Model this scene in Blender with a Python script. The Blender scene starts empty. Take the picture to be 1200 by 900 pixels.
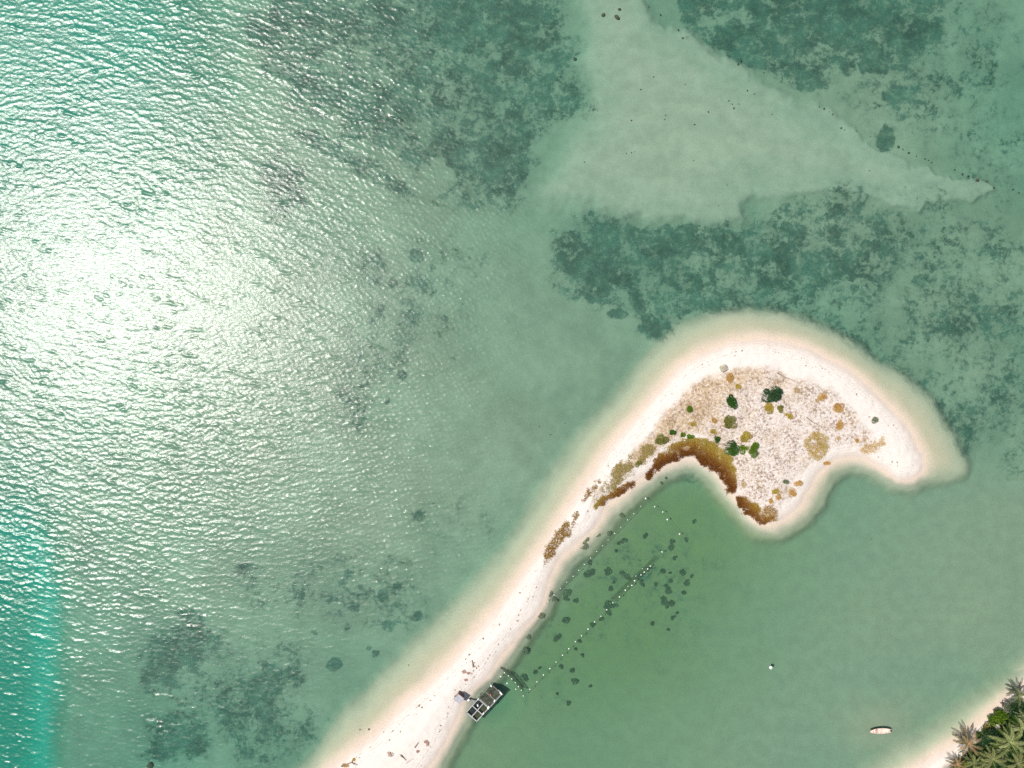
import bpy, bmesh, math, random
import numpy as np
from mathutils import Vector, Matrix

random.seed(7)
rng = np.random.default_rng(11)
C = bpy.context.scene.collection
R = math.radians
PX = 0.2            # metres of water surface covered by one pixel of the 1200 x 900 photograph
H = 160.0           # camera height

def P(u, v, z=0.0):
    s = PX * (H - z) / H
    return Vector(((u - 600) * s, (450 - v) * s, z))

# ------------------------------------------------------------------ helpers: objects
def tag(o, label=None, cat=None, group=None, kind=None):
    if label: o['label'] = label
    if cat: o['category'] = cat
    if group: o['group'] = group
    if kind: o['kind'] = kind
    return o

def empty(name, loc, rz=0.0):
    o = bpy.data.objects.new(name, None)
    C.objects.link(o)
    o.location = loc
    o.rotation_euler = (0, 0, rz)
    o.empty_display_size = 0.2
    return o

def mesh_obj(name, me, parent=None, loc=None):
    o = bpy.data.objects.new(name, me)
    C.objects.link(o)
    if parent: o.parent = parent
    if loc is not None: o.location = loc
    return o

class MB:
    """collects shapes into one mesh"""
    def __init__(s):
        s.v, s.f, s.hue = [], [], []
    def face(s, pts, hue=0.0):
        n = len(s.v)
        s.v += [tuple(p) for p in pts]
        s.f.append(tuple(range(n, n + len(pts))))
        s.hue.append(hue)
    def box(s, c, d, rz=0.0, M=None):
        n = len(s.v)
        cx, cy, cz = c
        a, b, h = d[0] / 2, d[1] / 2, d[2] / 2
        cr, sr = math.cos(rz), math.sin(rz)
        for z in (-h, h):
            for x, y in ((-a, -b), (a, -b), (a, b), (-a, b)):
                p = Vector((cx + x * cr - y * sr, cy + x * sr + y * cr, cz + z))
                s.v.append(tuple(M @ p) if M else tuple(p))
        for q in ((3, 2, 1, 0), (4, 5, 6, 7), (0, 1, 5, 4), (1, 2, 6, 5), (2, 3, 7, 6), (3, 0, 4, 7)):
            s.f.append(tuple(n + i for i in q)); s.hue.append(0.0)
    def tube(s, pts, radii, seg=8, caps=True):
        pts = [Vector(p) for p in pts]
        if not hasattr(radii, '__len__'): radii = [radii] * len(pts)
        rings = []
        for i, p in enumerate(pts):
            t = (pts[min(i + 1, len(pts) - 1)] - pts[max(i - 1, 0)]).normalized()
            up = Vector((0, 0, 1)) if abs(t.z) < 0.9 else Vector((1, 0, 0))
            a = t.cross(up).normalized(); b = t.cross(a)
            n = len(s.v)
            for k in range(seg):
                an = 2 * math.pi * k / seg
                s.v.append(tuple(p + (a * math.cos(an) + b * math.sin(an)) * radii[i]))
            rings.append(n)
        for r0, r1 in zip(rings, rings[1:]):
            for k in range(seg):
                s.f.append((r0 + k, r0 + (k + 1) % seg, r1 + (k + 1) % seg, r1 + k)); s.hue.append(0.0)
        if caps:
            s.f.append(tuple(rings[0] + k for k in range(seg))); s.hue.append(0.0)
            s.f.append(tuple(rings[-1] + k for k in reversed(range(seg)))); s.hue.append(0.0)
    def mesh(s, name, mat, smooth=False):
        me = bpy.data.meshes.new(name)
        me.from_pydata(s.v, [], s.f)
        at = me.attributes.new('hue', 'FLOAT', 'FACE')
        at.data.foreach_set('value', np.array(s.hue, np.float32))
        me.materials.append(mat)
        if smooth: me.polygons.foreach_set('use_smooth', [True] * len(me.polygons))
        me.update()
        return me
    def build(s, name, mat, parent=None, loc=None, smooth=False):
        return mesh_obj(name, s.mesh(name, mat, smooth), parent, loc)

# ------------------------------------------------------------------ helpers: nodes
class NT:
    def __init__(s, nt): s.nt = nt
    def n(s, t, **kw):
        nd = s.nt.nodes.new(t)
        for k, v in kw.items(): setattr(nd, k, v)
        return nd
    def set(s, sock, val):
        if isinstance(val, bpy.types.NodeSocket): s.nt.links.new(val, sock)
        elif isinstance(val, tuple) and len(val) == 3 and sock.type == 'RGBA': sock.default_value = (*val, 1)
        else: sock.default_value = val
    def math(s, op, a, b=0.0, c=0.0, clamp=False):
        nd = s.n('ShaderNodeMath', operation=op, use_clamp=clamp)
        for i, x in enumerate((a, b, c)): s.set(nd.inputs[i], x)
        return nd.outputs[0]
    def ss(s, x, lo, hi, a=0.0, b=1.0):
        nd = s.n('ShaderNodeMapRange', interpolation_type='SMOOTHSTEP')
        for i, q in enumerate((x, lo, hi, a, b)): s.set(nd.inputs[i], q)
        return nd.outputs[0]
    def mix(s, f, a, b):
        nd = s.n('ShaderNodeMix', data_type='RGBA')
        s.set(nd.inputs[0], f); s.set(nd.inputs[6], a); s.set(nd.inputs[7], b)
        return nd.outputs[2]
    def attr(s, name):
        return s.n('ShaderNodeAttribute', attribute_name=name).outputs['Fac']
    def noise(s, vec, scale, detail=4.0, rough=0.55, dist=0.0):
        nd = s.n('ShaderNodeTexNoise')
        if vec is not None: s.set(nd.inputs['Vector'], vec)
        nd.inputs['Scale'].default_value = scale
        nd.inputs['Detail'].default_value = detail
        nd.inputs['Roughness'].default_value = rough
        nd.inputs['Distortion'].default_value = dist
        return nd.outputs['Fac']
    def mapped(s, vec, scale=(1, 1, 1), rot=(0, 0, 0), loc=(0, 0, 0)):
        nd = s.n('ShaderNodeMapping')
        s.set(nd.inputs['Vector'], vec)
        nd.inputs['Scale'].default_value = scale
        nd.inputs['Rotation'].default_value = rot
        nd.inputs['Location'].default_value = loc
        return nd.outputs[0]

def new_mat(name):
    m = bpy.data.materials.new(name)
    m.use_nodes = True
    m.node_tree.nodes.clear()
    t = NT(m.node_tree)
    out = t.n('ShaderNodeOutputMaterial')
    return m, t, out

def plain(name, col, rough=0.7, var=0.15, scale=3.0, spec=0.3, metal=0.0):
    """a paint or stuff with mild mottling"""
    m, t, out = new_mat(name)
    b = t.n('ShaderNodeBsdfPrincipled')
    pos = t.n('ShaderNodeTexCoord').outputs['Object']
    f = t.noise(pos, scale, 5, 0.6)
    lo = tuple(c * (1 - var) for c in col); hi = tuple(min(1, c * (1 + var)) for c in col)
    t.set(b.inputs['Base Color'], t.mix(t.ss(f, 0.3, 0.7), lo, hi))
    b.inputs['Roughness'].default_value = rough
    b.inputs['Metallic'].default_value = metal
    b.inputs['Specular IOR Level'].default_value = spec
    t.set(out.inputs[0], b.outputs[0])
    return m

def leafy(name, cols, trans=0.25, rough=0.6):
    """leaves: every leaf its own tint from the list"""
    m, t, out = new_mat(name)
    g = t.n('ShaderNodeNewGeometry')
    ramp = t.n('ShaderNodeValToRGB')
    ramp.color_ramp.interpolation = 'LINEAR'
    while len(ramp.color_ramp.elements) < len(cols): ramp.color_ramp.elements.new(0.5)
    for i, c in enumerate(cols):
        e = ramp.color_ramp.elements[i]; e.position = i / max(1, len(cols) - 1); e.color = (*c, 1)
    t.set(ramp.inputs[0], t.math('ADD', t.math('MULTIPLY', g.outputs['Random Per Island'], .45), t.math('MULTIPLY', t.attr('hue'), .55)))
    d = t.n('ShaderNodeBsdfDiffuse'); tr = t.n('ShaderNodeBsdfTranslucent')
    t.set(d.inputs[0], ramp.outputs[0]); t.set(tr.inputs[0], ramp.outputs[0])
    mx = t.n('ShaderNodeMixShader'); mx.inputs[0].default_value = trans
    t.set(mx.inputs[1], d.outputs[0]); t.set(mx.inputs[2], tr.outputs[0])
    t.set(out.inputs[0], mx.outputs[0])
    return m

def hue_leafy(name, a, b, c, jit=0.5):
    """ground cover whose plants run from a (hue 0) over b to c (hue 1)"""
    m, t, out = new_mat(name)
    g = t.n('ShaderNodeNewGeometry')
    h = t.math('ADD', t.attr('hue'), t.math('MULTIPLY', t.math('SUBTRACT', g.outputs['Random Per Island'], 0.5), jit))
    ramp = t.n('ShaderNodeValToRGB')
    ramp.color_ramp.elements.new(0.5)
    for e, col, p in zip(ramp.color_ramp.elements, (a, b, c), (0.05, 0.5, 0.95)):
        e.position = p; e.color = (*col, 1)
    t.set(ramp.inputs[0], h)
    d = t.n('ShaderNodeBsdfDiffuse'); t.set(d.inputs[0], ramp.outputs[0])
    t.set(out.inputs[0], d.outputs[0])
    return m

# ------------------------------------------------------------------ fields over the place (in photograph pixels as plan units)
def sstep(a, b, x):
    t = np.clip((x - a) / (b - a), 0, 1)
    return t * t * (3 - 2 * t)

def sdf(poly, u, v):
    """signed distance to a closed outline, positive inside"""
    p = np.array(poly, np.float32)
    q = np.roll(p, -1, axis=0)
    best = np.full(u.shape, 1e12, np.float32)
    ins = np.zeros(u.shape, bool)
    for (ax, ay), (bx, by) in zip(p, q):
        ex, ey = bx - ax, by - ay
        wx, wy = u - ax, v - ay
        t = np.clip((wx * ex + wy * ey) / max(ex * ex + ey * ey, 1e-9), 0, 1)
        dx, dy = wx - t * ex, wy - t * ey
        np.minimum(best, dx * dx + dy * dy, out=best)
        if ay != by:
            c = ((ay > v) != (by > v)) & (u < ex * (v - ay) / (by - ay) + ax)
            ins ^= c
    d = np.sqrt(best)
    return np.where(ins, d, -d)

def smooth_poly(pts, n=4):
    """closed Catmull-Rom curve through the points"""
    out = []
    m = len(pts)
    for i in range(m):
        p0, p1, p2, p3 = (np.array(pts[(i + k - 1) % m], float) for k in range(4))
        for j in range(n):
            t = j / n
            out.append(tuple(0.5 * ((2 * p1) + (-p0 + p2) * t + (2 * p0 - 5 * p1 + 4 * p2 - p3) * t * t + (-p0 + 3 * p1 - 3 * p2 + p3) * t ** 3)))
    return out

def noise_tile(n, seed, lo, hi, slope=1.5):
    r = np.random.default_rng(seed)
    f = np.fft.fftfreq(n) * n
    kx, ky = np.meshgrid(f, f)
    k = np.hypot(kx, ky); k[0, 0] = 1
    amp = np.where((k >= lo) & (k <= hi), k ** -slope, 0)
    z = np.fft.ifft2(np.fft.fft2(r.standard_normal((n, n))) * amp).real
    return (z / z.std()).astype(np.float32)

def sample_tile(tile, u, v, period):
    n = tile.shape[0]
    x = (u / period % 1) * n; y = (v / period % 1) * n
    x0 = np.floor(x).astype(int); y0 = np.floor(y).astype(int)
    fx, fy = x - x0, y - y0
    x0 %= n; y0 %= n; x1 = (x0 + 1) % n; y1 = (y0 + 1) % n
    return (tile[y0, x0] * (1 - fx) * (1 - fy) + tile[y0, x1] * fx * (1 - fy) + tile[y1, x0] * (1 - fx) * fy + tile[y1, x1] * fx * fy)

T_WOB = noise_tile(512, 3, 8, 120, 1.6)
T_BIG = noise_tile(512, 5, 2, 40, 1.7)

ISLAND = [(250,1040),(330,950),(385,903),(440,858),(500,803),(545,755),(590,703),(625,655),(655,610),(690,560),(720,520),(750,485),(780,449),(805,425),(835,408),(870,400),(905,400),(940,407),(975,424),(1010,448),(1040,474),(1062,500),(1076,525),(1082,548),(1071,561),(1050,562),(1035,551),(1018,540),(1000,535),(978,538),(960,553),(946,576),(931,598),(912,612),(895,613),(880,604),(866,587),(855,571),(841,554),(823,541),(806,536),(788,542),(765,553),(742,568),(722,584),(710,592),(704,606),(691,622),(673,637),(655,657),(641,684),(632,710),(615,737),(591,764),(571,792),(549,817),(536,842),(525,866),(507,890),(480,930),(420,1040)]
SHELF = [(180,1060),(300,962),(362,899),(400,850),(440,806),(490,757),(525,722),(562,686),(602,636),(642,576),(690,505),(735,455),(760,425),(785,396),(815,379),(850,369),(890,366),(930,372),(965,385),(1000,405),(1030,428),(1060,446),(1090,470),(1110,500),(1125,530),(1133,551),(1120,558),(1095,563),(1070,571),(1048,568),(1030,558),(1010,550),(988,553),(973,572),(956,599),(936,618),(910,629),(885,622),(866,607),(848,588),(836,571),(824,558),(808,551),(790,554),(766,569),(742,589),(722,606),(712,622),(695,640),(676,655),(660,678),(647,702),(637,725),(612,758),(588,787),(565,812),(550,842),(538,870),(520,896),(500,940),(460,1060)]
COAST = [(1040,925),(1078,900),(1102,881),(1130,861),(1151,844),(1170,829),(1188,815),(1212,799),(1300,745),(2200,300),(2200,2200),(700,2200),(900,1060)]
COAST_SHELF = [(1000,930),(1045,895),(1080,872),(1110,850),(1138,831),(1163,817),(1186,803),(1210,788),(1300,725),(2250,240),(2250,2250),(650,2250),(860,1060)]
BANK = [(560,-260),(668,-5),(672,60),(690,112),(650,180),(622,235),(700,252),(780,262),(868,260),(892,236),(1000,231),(1090,243),(1172,220),(1100,198),(1050,179),(1022,160),(990,136),(955,118),(905,90),(868,66),(800,28),(762,-6),(640,-260)]
VEG = [(690,592),(703,566),(725,545),(747,525),(772,495),(797,466),(826,443),(858,432),(892,430),(925,438),(952,447),(980,464),(1006,489),(1022,512),(1030,522),(1012,530),(985,522),(972,524),(958,538),(935,560),(925,588),(908,607),(892,608),(872,584),(862,560),(852,535),(822,518),(795,520),(770,536),(750,545),(738,560),(715,580)]

MARSH = [
 [(757,557),(762,546),(770,534),(783,524),(798,516),(812,514),(828,517),(843,525),(853,537),(860,550),(863,565),(861,578),(856,578),(850,568),(842,556),(831,546),(820,539),(806,535),(793,539),(778,546),(766,552)],
 [(863,583),(875,582),(884,591),(893,602),(905,606),(906,612),(896,614),(888,611),(878,603),(868,593)],
 [(696,592),(705,584),(715,579),(728,571),(738,563),(744,561),(742,568),(731,577),(718,584),(707,591),(699,596)]]

def fields(u, v):
    u = u.astype(np.float32); v = v.astype(np.float32)
    wob = sample_tile(T_WOB, u, v, 900.0)
    big = sample_tile(T_BIG, u, v, 2400.0)
    F = {}
    dI = sdf(smooth_poly(ISLAND), u, v); dC = sdf(smooth_poly(COAST), u, v)
    dW = np.maximum(dI, dC) + wob * 0.9
    dS = np.maximum(sdf(smooth_poly(SHELF), u, v), sdf(smooth_poly(COAST_SHELF), u, v)) + wob * 1.3
    # open-water depth
    D = 2.0 + 0.9 * sstep(330, 60, u) + 0.22 * big
    edge = 64 + 2.0 * wob + 5 * np.sin(v / 90.0)
    deep = sstep(edge + 20, edge - 76, u) * sstep(500, 720, v)
    D = D + (10.0 - D) * deep
    dtl = sstep(345, 100, u + 14 * big + 6 * wob) * sstep(400, 40, v + 0.2 * u)
    D = D + (6.4 - D) * dtl
    dB = sdf(smooth_poly(BANK), u, v) + wob * 4
    softb = 14 + 22 * sstep(760, 640, u) - 9 * sstep(900, 1060, u)
    F['bank'] = sstep(-0.35, 1.0, dB / softb)
    D = D + (1.25 - 0.25 * sstep(10, 70, dB) - D) * F['bank']
    # lagoon, sheltered by the sandbar
    lag = sstep(-40, 40, u - (640 + (720 - v) * 0.75)) * sstep(520, 600, v)
    lag = np.maximum(lag, sstep(-14, 14, v - 900 + (u - 520) * 0.95) * sstep(540, 600, v) * sstep(495, 560, u))
    lag *= sstep(1200, 1080, v)
    green = lag * sstep(1080, 760, u + 0.45 * (v - 640) + 30 * big)
    green = green * (1 - 0.45 * sstep(760, 890, v))
    D = D + (1.9 + 0.45 * green + 0.15 * big - D) * lag
    raft = np.exp(-(((u - 578) / 24) ** 2 + ((v - 826) / 24) ** 2))
    D = D + 1.1 * raft
    D = D - 0.6 * np.exp(-(((u - 1034) / 45) ** 2 + ((v - 854) / 30) ** 2))
    D = D + 0.35 * np.exp(-(((u - 815) / 30) ** 2 + ((v - 562) / 18) ** 2))
    D = D + 4.0 * sstep(500, 2500, np.hypot(u - 600, v - 450) - 750)
    sh = np.where(u + v > 1980, 0.6, 0.85)
    z = -(sh + (D - sh) * sstep(0, 15, -dS))
    t = np.clip(-dW / np.maximum(-dW + dS, 1e-3), 0, 1)
    z = np.where((dW < 0) & (dS > 0), -sh * (0.25 * t + 0.75 * t ** 2.2), z)
    up = np.maximum(dW, 0)
    zl = 1.15 * (1 - np.exp(-up / 20.0)) + 0.0 * up
    zl = np.where(dC > 0, zl + 1.2 * sstep(10, 60, dC), zl)
    z = np.where(dW >= 0, zl, z)
    F['z'] = z; F['shore'] = dW; F['lag'] = lag; F['green'] = green
    dV = sdf(smooth_poly(VEG), u, v) + wob * 3
    F['veg'] = sstep(-4, 8, dV) * (dI > 0)
    F['marsh'] = np.max([sstep(-1.0, 4.0, sdf(smooth_poly(q, 2), u, v) + wob) for q in MARSH], axis=0)
    F['tan'] = np.clip(sstep(0, 5, dV) * sstep(70, 25, (u - 770) * 0.62 + (v - 470) * 0.30 - 0.2 * np.maximum(0, 460 - v)) * sstep(1000, 880, u) + .6 * sstep(470, 440, v), 0, 1)
    F['soil'] = sstep(8, 20, dC + wob * 2 - 3)
    F['shelf'] = sstep(-10, 8, dS)
    # sea grass meadows: how thickly it grows
    g = np.zeros_like(u)
    def meadow(poly, dens, soft=26, wobble=7):
        nonlocal g
        d = sdf(poly, u, v) + wob * wobble
        g = np.maximum(g, dens * sstep(-soft * .45, soft * .55, d))
    def blob(x, y, rx, ry, a, dens, soft=0.55):
        nonlocal g
        ca, sa = math.cos(R(a)), math.sin(R(a))
        X = ((u - x) * ca + (v - y) * sa) / rx; Y = (-(u - x) * sa + (v - y) * ca) / ry
        d = np.sqrt(X * X + Y * Y) + wob * 0.10
        g = np.maximum(g, dens * sstep(1 + soft, 1 - soft, d))
    meadow([(285,-80),(668,-80),(662,50),(688,95),(668,135),(640,185),(612,242),(560,235),(505,200),(470,185),(430,165),(390,150),(330,110)], 0.67, 40, 9)
    for b in ((610,40,60,60,0,.78),(560,120,70,35,20,.74),(668,110,20,26,0,.78),(590,228,22,24,0,.75),(440,140,30,22,0,.66),(350,40,70,60,20,.72),
              (690,125,16,14,0,.6),(520,30,40,40,0,.55)): blob(*b)
    meadow([(762,-80),(1110,-80),(1122,40),(1085,70),(1040,85),(990,82),(962,104),(930,98),(895,84),(845,58),(800,28)], 0.78, 16, 3)
    blob(1100,60,110,110,0,.50); blob(1170,170,60,80,0,.42); blob(1042,160,11,16,0,.9); blob(1075,100,90,40,0,.52)
    meadow([(642,268),(690,258),(720,250),(790,262),(872,262),(884,238),(930,236),(1000,228),(1060,240),(1060,300),(1000,330),(940,366),(860,366),(812,376),(782,402),(760,400),(740,362),(700,362),(668,330)], 0.66, 18, 6)
    for b in ((700,300,45,55,20,.86),(745,300,40,36,0,.74),(820,285,80,22,0,.86),(880,300,60,22,-5,.78),(770,380,14,26,-35,.68),(726,367,13,7,0,.85,.35),(930,262,30,24,0,.74),(880,345,60,30,10,.6),(655,300,14,34,10,.58)): blob(*b)
    meadow([(900,250),(1190,240),(1260,420),(1240,560),(1140,560),(1120,470),(1040,410),(960,370),(900,340)], 0.50, 60, 8); blob(1040,330,190,120,15,.53); blob(1110,470,70,110,25,.50); blob(1130,520,20,34,20,.6); blob(1090,470,30,60,-40,.58); blob(990,390,70,40,30,.58)
    for x, y, r in ((423,672,8),(412,656,7),(405,675,7),(447,702,9),(486,726,9),(411,714,9),(404,738,6),(436,770,6),(396,722,5),(382,708,5),(430,764,5),(365,745,5),(420,690,5),(465,690,7),(350,700,5),(372,668,6),(508,340,6),(520,372,6),(505,312,6),(540,355,4),(530,420,4),(458,330,8),(445,360,7),(470,440,7),(452,470,5)): blob(x, y, r, r * .8, x * 7 % 180, .80, .5)
    # west side
    for b in ((330,212,30,40,-30,.80),(375,165,40,13,25,.74),(437,200,62,14,32,.72),(320,240,24,24,0,.6),(437,310,22,26,0,.56),(470,385,26,34,0,.53),(487,297,11,9,0,.8,.35),(490,332,15,15,0,.55),(530,230,40,20,0,.5),
              (415,470,26,44,0,.58),(400,690,90,60,0,.46),(500,360,60,60,0,.42),(440,400,50,70,0,.42),(520,300,60,30,20,.4),(490,605,9,7,0,.62,.4),(388,784,10,8,-25,.85,.35),(450,700,60,60,0,.46),(300,690,40,40,0,.45),(540,620,60,60,0,.33),(452,738,9,8,0,.66,.4)): blob(*b)
    for b in ((190,780,42,50,35,.72),(200,870,45,35,0,.75),(290,825,60,40,-20,.70),(175,893,22,14,0,.85),(300,870,70,40,0,.52),(340,800,14,14,0,.7),(220,740,30,26,0,.6),(270,800,110,70,0,.46),(330,860,60,50,0,.46)): blob(*b)
    # lagoon bed and shore side weed
    blob(680,640,14,26,40,.52); blob(760,690,120,90,-30,.34); blob(640,780,60,90,30,.28); blob(812,562,34,14,10,.5)
    g = np.where(dS > 3, g * sstep(9, 3, dS), g)
    F['grass'] = g
    # how rough the water surface is
    A = 0.16 + 0.20 * sstep(760, 600, u) + 0.62 * sstep(600, 330, u - 0.10 * (v - 300))
    A *= 1 - 0.28 * sstep(560, 860, v)
    A *= 1 - 0.80 * lag
    A *= sstep(30, -60, dS) * 0.75 + 0.25
    F['chop'] = A
    return F

def grid_axis(half, step, far):
    n = int(round(half / step))
    core = np.arange(-n, n + 1) * step
    out, s, x = [], step * 2, core[-1]
    while x < far:
        s *= 1.5; x += s; out.append(x)
    out = np.array(out)
    return np.concatenate([-out[::-1], core, out]), len(out)

def grid_mesh(name, xs, ys, z, attrs, mat, closed_bottom=None):
    nx, ny = len(xs), len(ys)
    X, Y = np.meshgrid(xs, ys)
    co = np.stack([X, Y, z], -1).reshape(-1, 3)
    i = np.arange(nx * ny).reshape(ny, nx)
    q = np.stack([i[:-1, :-1], i[:-1, 1:], i[1:, 1:], i[1:, :-1]], -1).reshape(-1, 4)
    loops = q.reshape(-1); start = np.arange(len(q)) * 4; tot = np.full(len(q), 4)
    nv = len(co)
    if closed_bottom is not None:
        ring = np.concatenate([i[0, :-1], i[:-1, -1], i[-1, :0:-1], i[:0:-1, 0]])
        low = co[ring].copy(); low[:, 2] = closed_bottom
        m = len(ring); li = nv + np.arange(m)
        co = np.concatenate([co, low])
        side = np.stack([ring, li, np.roll(li, -1), np.roll(ring, -1)], -1)
        base = len(loops)
        loops = np.concatenate([loops, side.reshape(-1), li[::-1]])
        start = np.concatenate([start, base + np.arange(m) * 4, [base + m * 4]])
        tot = np.concatenate([tot, np.full(m, 4), [m]])
    me = bpy.data.meshes.new(name)
    me.vertices.add(len(co)); me.vertices.foreach_set('co', co.astype(np.float32).reshape(-1))
    me.loops.add(len(loops)); me.loops.foreach_set('vertex_index', loops.astype(np.int32))
    me.polygons.add(len(start)); me.polygons.foreach_set('loop_start', start.astype(np.int32)); me.polygons.foreach_set('loop_total', tot.astype(np.int32))
    sm = np.ones(len(start), bool)
    if closed_bottom is not None: sm[len(q):] = False
    me.polygons.foreach_set('use_smooth', sm)
    for k, a in attrs.items():
        at = me.attributes.new(k, 'FLOAT', 'POINT')
        vals = np.zeros(len(co), np.float32); vals[:nv] = a.reshape(-1)
        at.data.foreach_set('value', vals)
    me.update(calc_edges=True)
    me.validate()
    me.materials.append(mat)
    return me

# ------------------------------------------------------------------ ground: dry sand, wet sand, sea bed, all one sheet
def ground_material():
    m, t, out = new_mat('sand_and_seabed')
    geo = t.n('ShaderNodeNewGeometry')
    pos = geo.outputs['Position']
    flat = t.mapped(pos, (1, 1, 0))
    shore = t.attr('shore'); grass = t.attr('grass'); veg = t.attr('veg'); soil = t.attr('soil'); green = t.attr('green'); bank = t.attr('bank'); shelf = t.attr('shelf')
    lag = t.attr('lag')
    n_fine = t.noise(flat, 3.2, 5, 0.7)
    n_mid = t.noise(flat, 0.35, 6, 0.62)
    n_big = t.noise(flat, 0.06, 5, 0.6)
    # sea bed
    bed = t.mix(t.ss(n_big, 0.35, 0.65), BED_A, BED_B)
    bed = t.mix(t.math('MULTIPLY', lag, 0.9), bed, BED_LAG)
    bed = t.mix(t.math('MULTIPLY', green, t.ss(n_mid, 0.2, 0.75, 0.75, 1.0)), bed, BED_GREEN)
    bed = t.mix(t.math('MULTIPLY', bank, 0.9), bed, t.mix(t.ss(t.noise(t.mapped(flat, (1, 1.6, 1), (0, 0, R(-25))), 0.11, 5, 0.62, 0.5), 0.32, 0.68), BED_BANK_A, BED_BANK_B))
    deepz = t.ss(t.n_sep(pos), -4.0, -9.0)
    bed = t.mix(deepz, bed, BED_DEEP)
    # grainy mottling
    dark = t.math('MULTIPLY_ADD', t.ss(n_fine, 0.25, 0.75), 0.18, 0.90)
    dark2 = t.math('MULTIPLY_ADD', t.ss(n_mid, 0.25, 0.75), 0.16, 0.92)
    # sea grass
    warp = t.noise(flat, 0.27, 8, 0.66, 0.5)
    warp2 = t.noise(t.mapped(flat, loc=(31, 17, 0)), 0.95, 6, 0.68, 0.3)
    gn = t.math('ADD', t.math('MULTIPLY', warp, 0.6), t.math('MULTIPLY', warp2, 0.4))
    grass = t.math('MULTIPLY', grass, t.math('MULTIPLY_ADD', t.noise(t.mapped(flat, loc=(90, 60, 0)), 0.085, 4, 0.6), 1.9, 0.07))
    thr = t.math('MULTIPLY_ADD', grass, -0.31, 0.665)
    over = t.math('SUBTRACT', gn, thr)
    gm = t.ss(over, -0.055, 0.085)
    gm = t.math('MULTIPLY', gm, t.ss(grass, 0.12, 0.5, 0.0, 1.0))
    halo = t.math('MULTIPLY', t.ss(over, -0.12, 0.03), t.math('MULTIPLY', t.ss(grass, 0.1, 0.4), 0.25))
    gcol = t.mix(t.ss(n_fine, 0.3, 0.7), GRASS_A, GRASS_B)
    gcol = t.mix(t.ss(t.noise(flat, 0.55, 6, 0.7), 0.46, 0.70), gcol, GRASS_C)
    vs = t.n('ShaderNodeVectorMath', operation='SCALE')
    t.set(vs.inputs[0], gcol); t.set(vs.inputs['Scale'], t.ss(t.noise(t.mapped(flat, loc=(11, 70, 0)), 0.14, 5, 0.65), 0.30, 0.70, 0.68, 1.45))
    gcol = vs.outputs[0]
    bed = t.mix(t.math('MAXIMUM', t.math('MULTIPLY', gm, 0.90), halo), bed, gcol)
    # specks of stone and weed on the bed
    spk = t.noise(t.mapped(flat, loc=(5, 9, 0)), 1.5, 2, 0.5)
    spkm = t.math('MULTIPLY', t.ss(spk, 0.735, 0.77), t.ss(t.noise(flat, 0.05, 3), 0.48, 0.62))
    bed = t.mix(t.math('MULTIPLY', spkm, 0.75), bed, (0.04, 0.045, 0.03))
    # wet and dry sand above and just below the waterline
    wob = t.math('MULTIPLY', t.math('SUBTRACT', t.noise(flat, 0.5, 5, 0.65), 0.5), 5.0)
    sh = t.math('ADD', shore, wob)
    tanz = t.attr('tan')
    sand = t.mix(t.ss(n_fine, 0.3, 0.7), DRY_A, DRY_B)
    sand = t.mix(t.ss(n_mid, 0.42, 0.75, 0, 0.5), sand, (0.49, 0.44, 0.395))
    wet = t.mix(t.ss(n_mid, 0.3, 0.7), WET_A, WET_B)
    sand = t.mix(t.ss(sh, 11.0, 0.0), sand, wet)
    # old tide lines, thin and broken
    for dd, w, st in ((8.5, 0.7, 0.5), (11.5, 0.9, 0.6), (15.5, 0.7, 0.45)):
        ln = t.math('SUBTRACT', 1.0, t.math('DIVIDE', t.math('ABSOLUTE', t.math('SUBTRACT', sh, dd)), w), clamp=True)
        ln = t.math('MULTIPLY', ln, t.ss(t.noise(flat, 1.3, 5, 0.75), 0.46, 0.58))
        sand = t.mix(t.math('MULTIPLY', ln, st), sand, (0.30, 0.22, 0.16))
    for dd, w in ((1.5, 0.9), (4.5, 0.7)):
        ln = t.math('SUBTRACT', 1.0, t.math('DIVIDE', t.math('ABSOLUTE', t.math('SUBTRACT', sh, dd)), w), clamp=True)
        sand = t.mix(t.math('MULTIPLY', ln, t.ss(t.noise(flat, 0.25, 4, 0.6), 0.40, 0.62, 0.0, 0.35)), sand, (0.36, 0.29, 0.22))
    # dune floor: shell grit, runners and dead stalks
    vg = t.noise(flat, 1.7, 6, 0.75)
    tan = t.math('MULTIPLY', t.ss(t.math('MULTIPLY_ADD', tanz, 0.30, t.noise(t.mapped(flat, loc=(3, 40, 0)), 0.2, 5, 0.65)), 0.50, 0.78), 0.9)
    vc = t.mix(tan, (0.475, 0.40, 0.35), (0.42, 0.31, 0.19))
    dune = t.mix(t.ss(t.math('MULTIPLY_ADD', tanz, 0.06, vg), 0.40, 0.60), sand, vc)
    vg2 = t.noise(t.mapped(flat, loc=(7, 3, 0)), 1.5, 5, 0.75)
    dune = t.mix(t.math('MULTIPLY', t.ss(t.math('ADD', vg2, t.math('MULTIPLY', t.math('SUBTRACT', t.noise(flat, 0.3, 3), 0.5), 0.35)), 0.51, 0.60), 0.8), dune, (0.20, 0.13, 0.085))
    sand = t.mix(veg, sand, dune)
    mud = t.mix(t.ss(shore, 4.0, 17.0), (0.17, 0.075, 0.03), (0.34, 0.25, 0.10))
    sand = t.mix(t.math('MULTIPLY', t.attr('marsh'), t.ss(n_fine, 0.2, 0.6, 0.65, 0.95)), sand, mud)
    soilc = t.mix(t.ss(n_fine, 0.3, 0.7), (0.07, 0.055, 0.03), (0.16, 0.12, 0.07))
    soilc = t.mix(t.ss(n_mid, 0.55, 0.7), soilc, (0.36, 0.27, 0.18))
    sand = t.mix(soil, sand, soilc)
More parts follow.
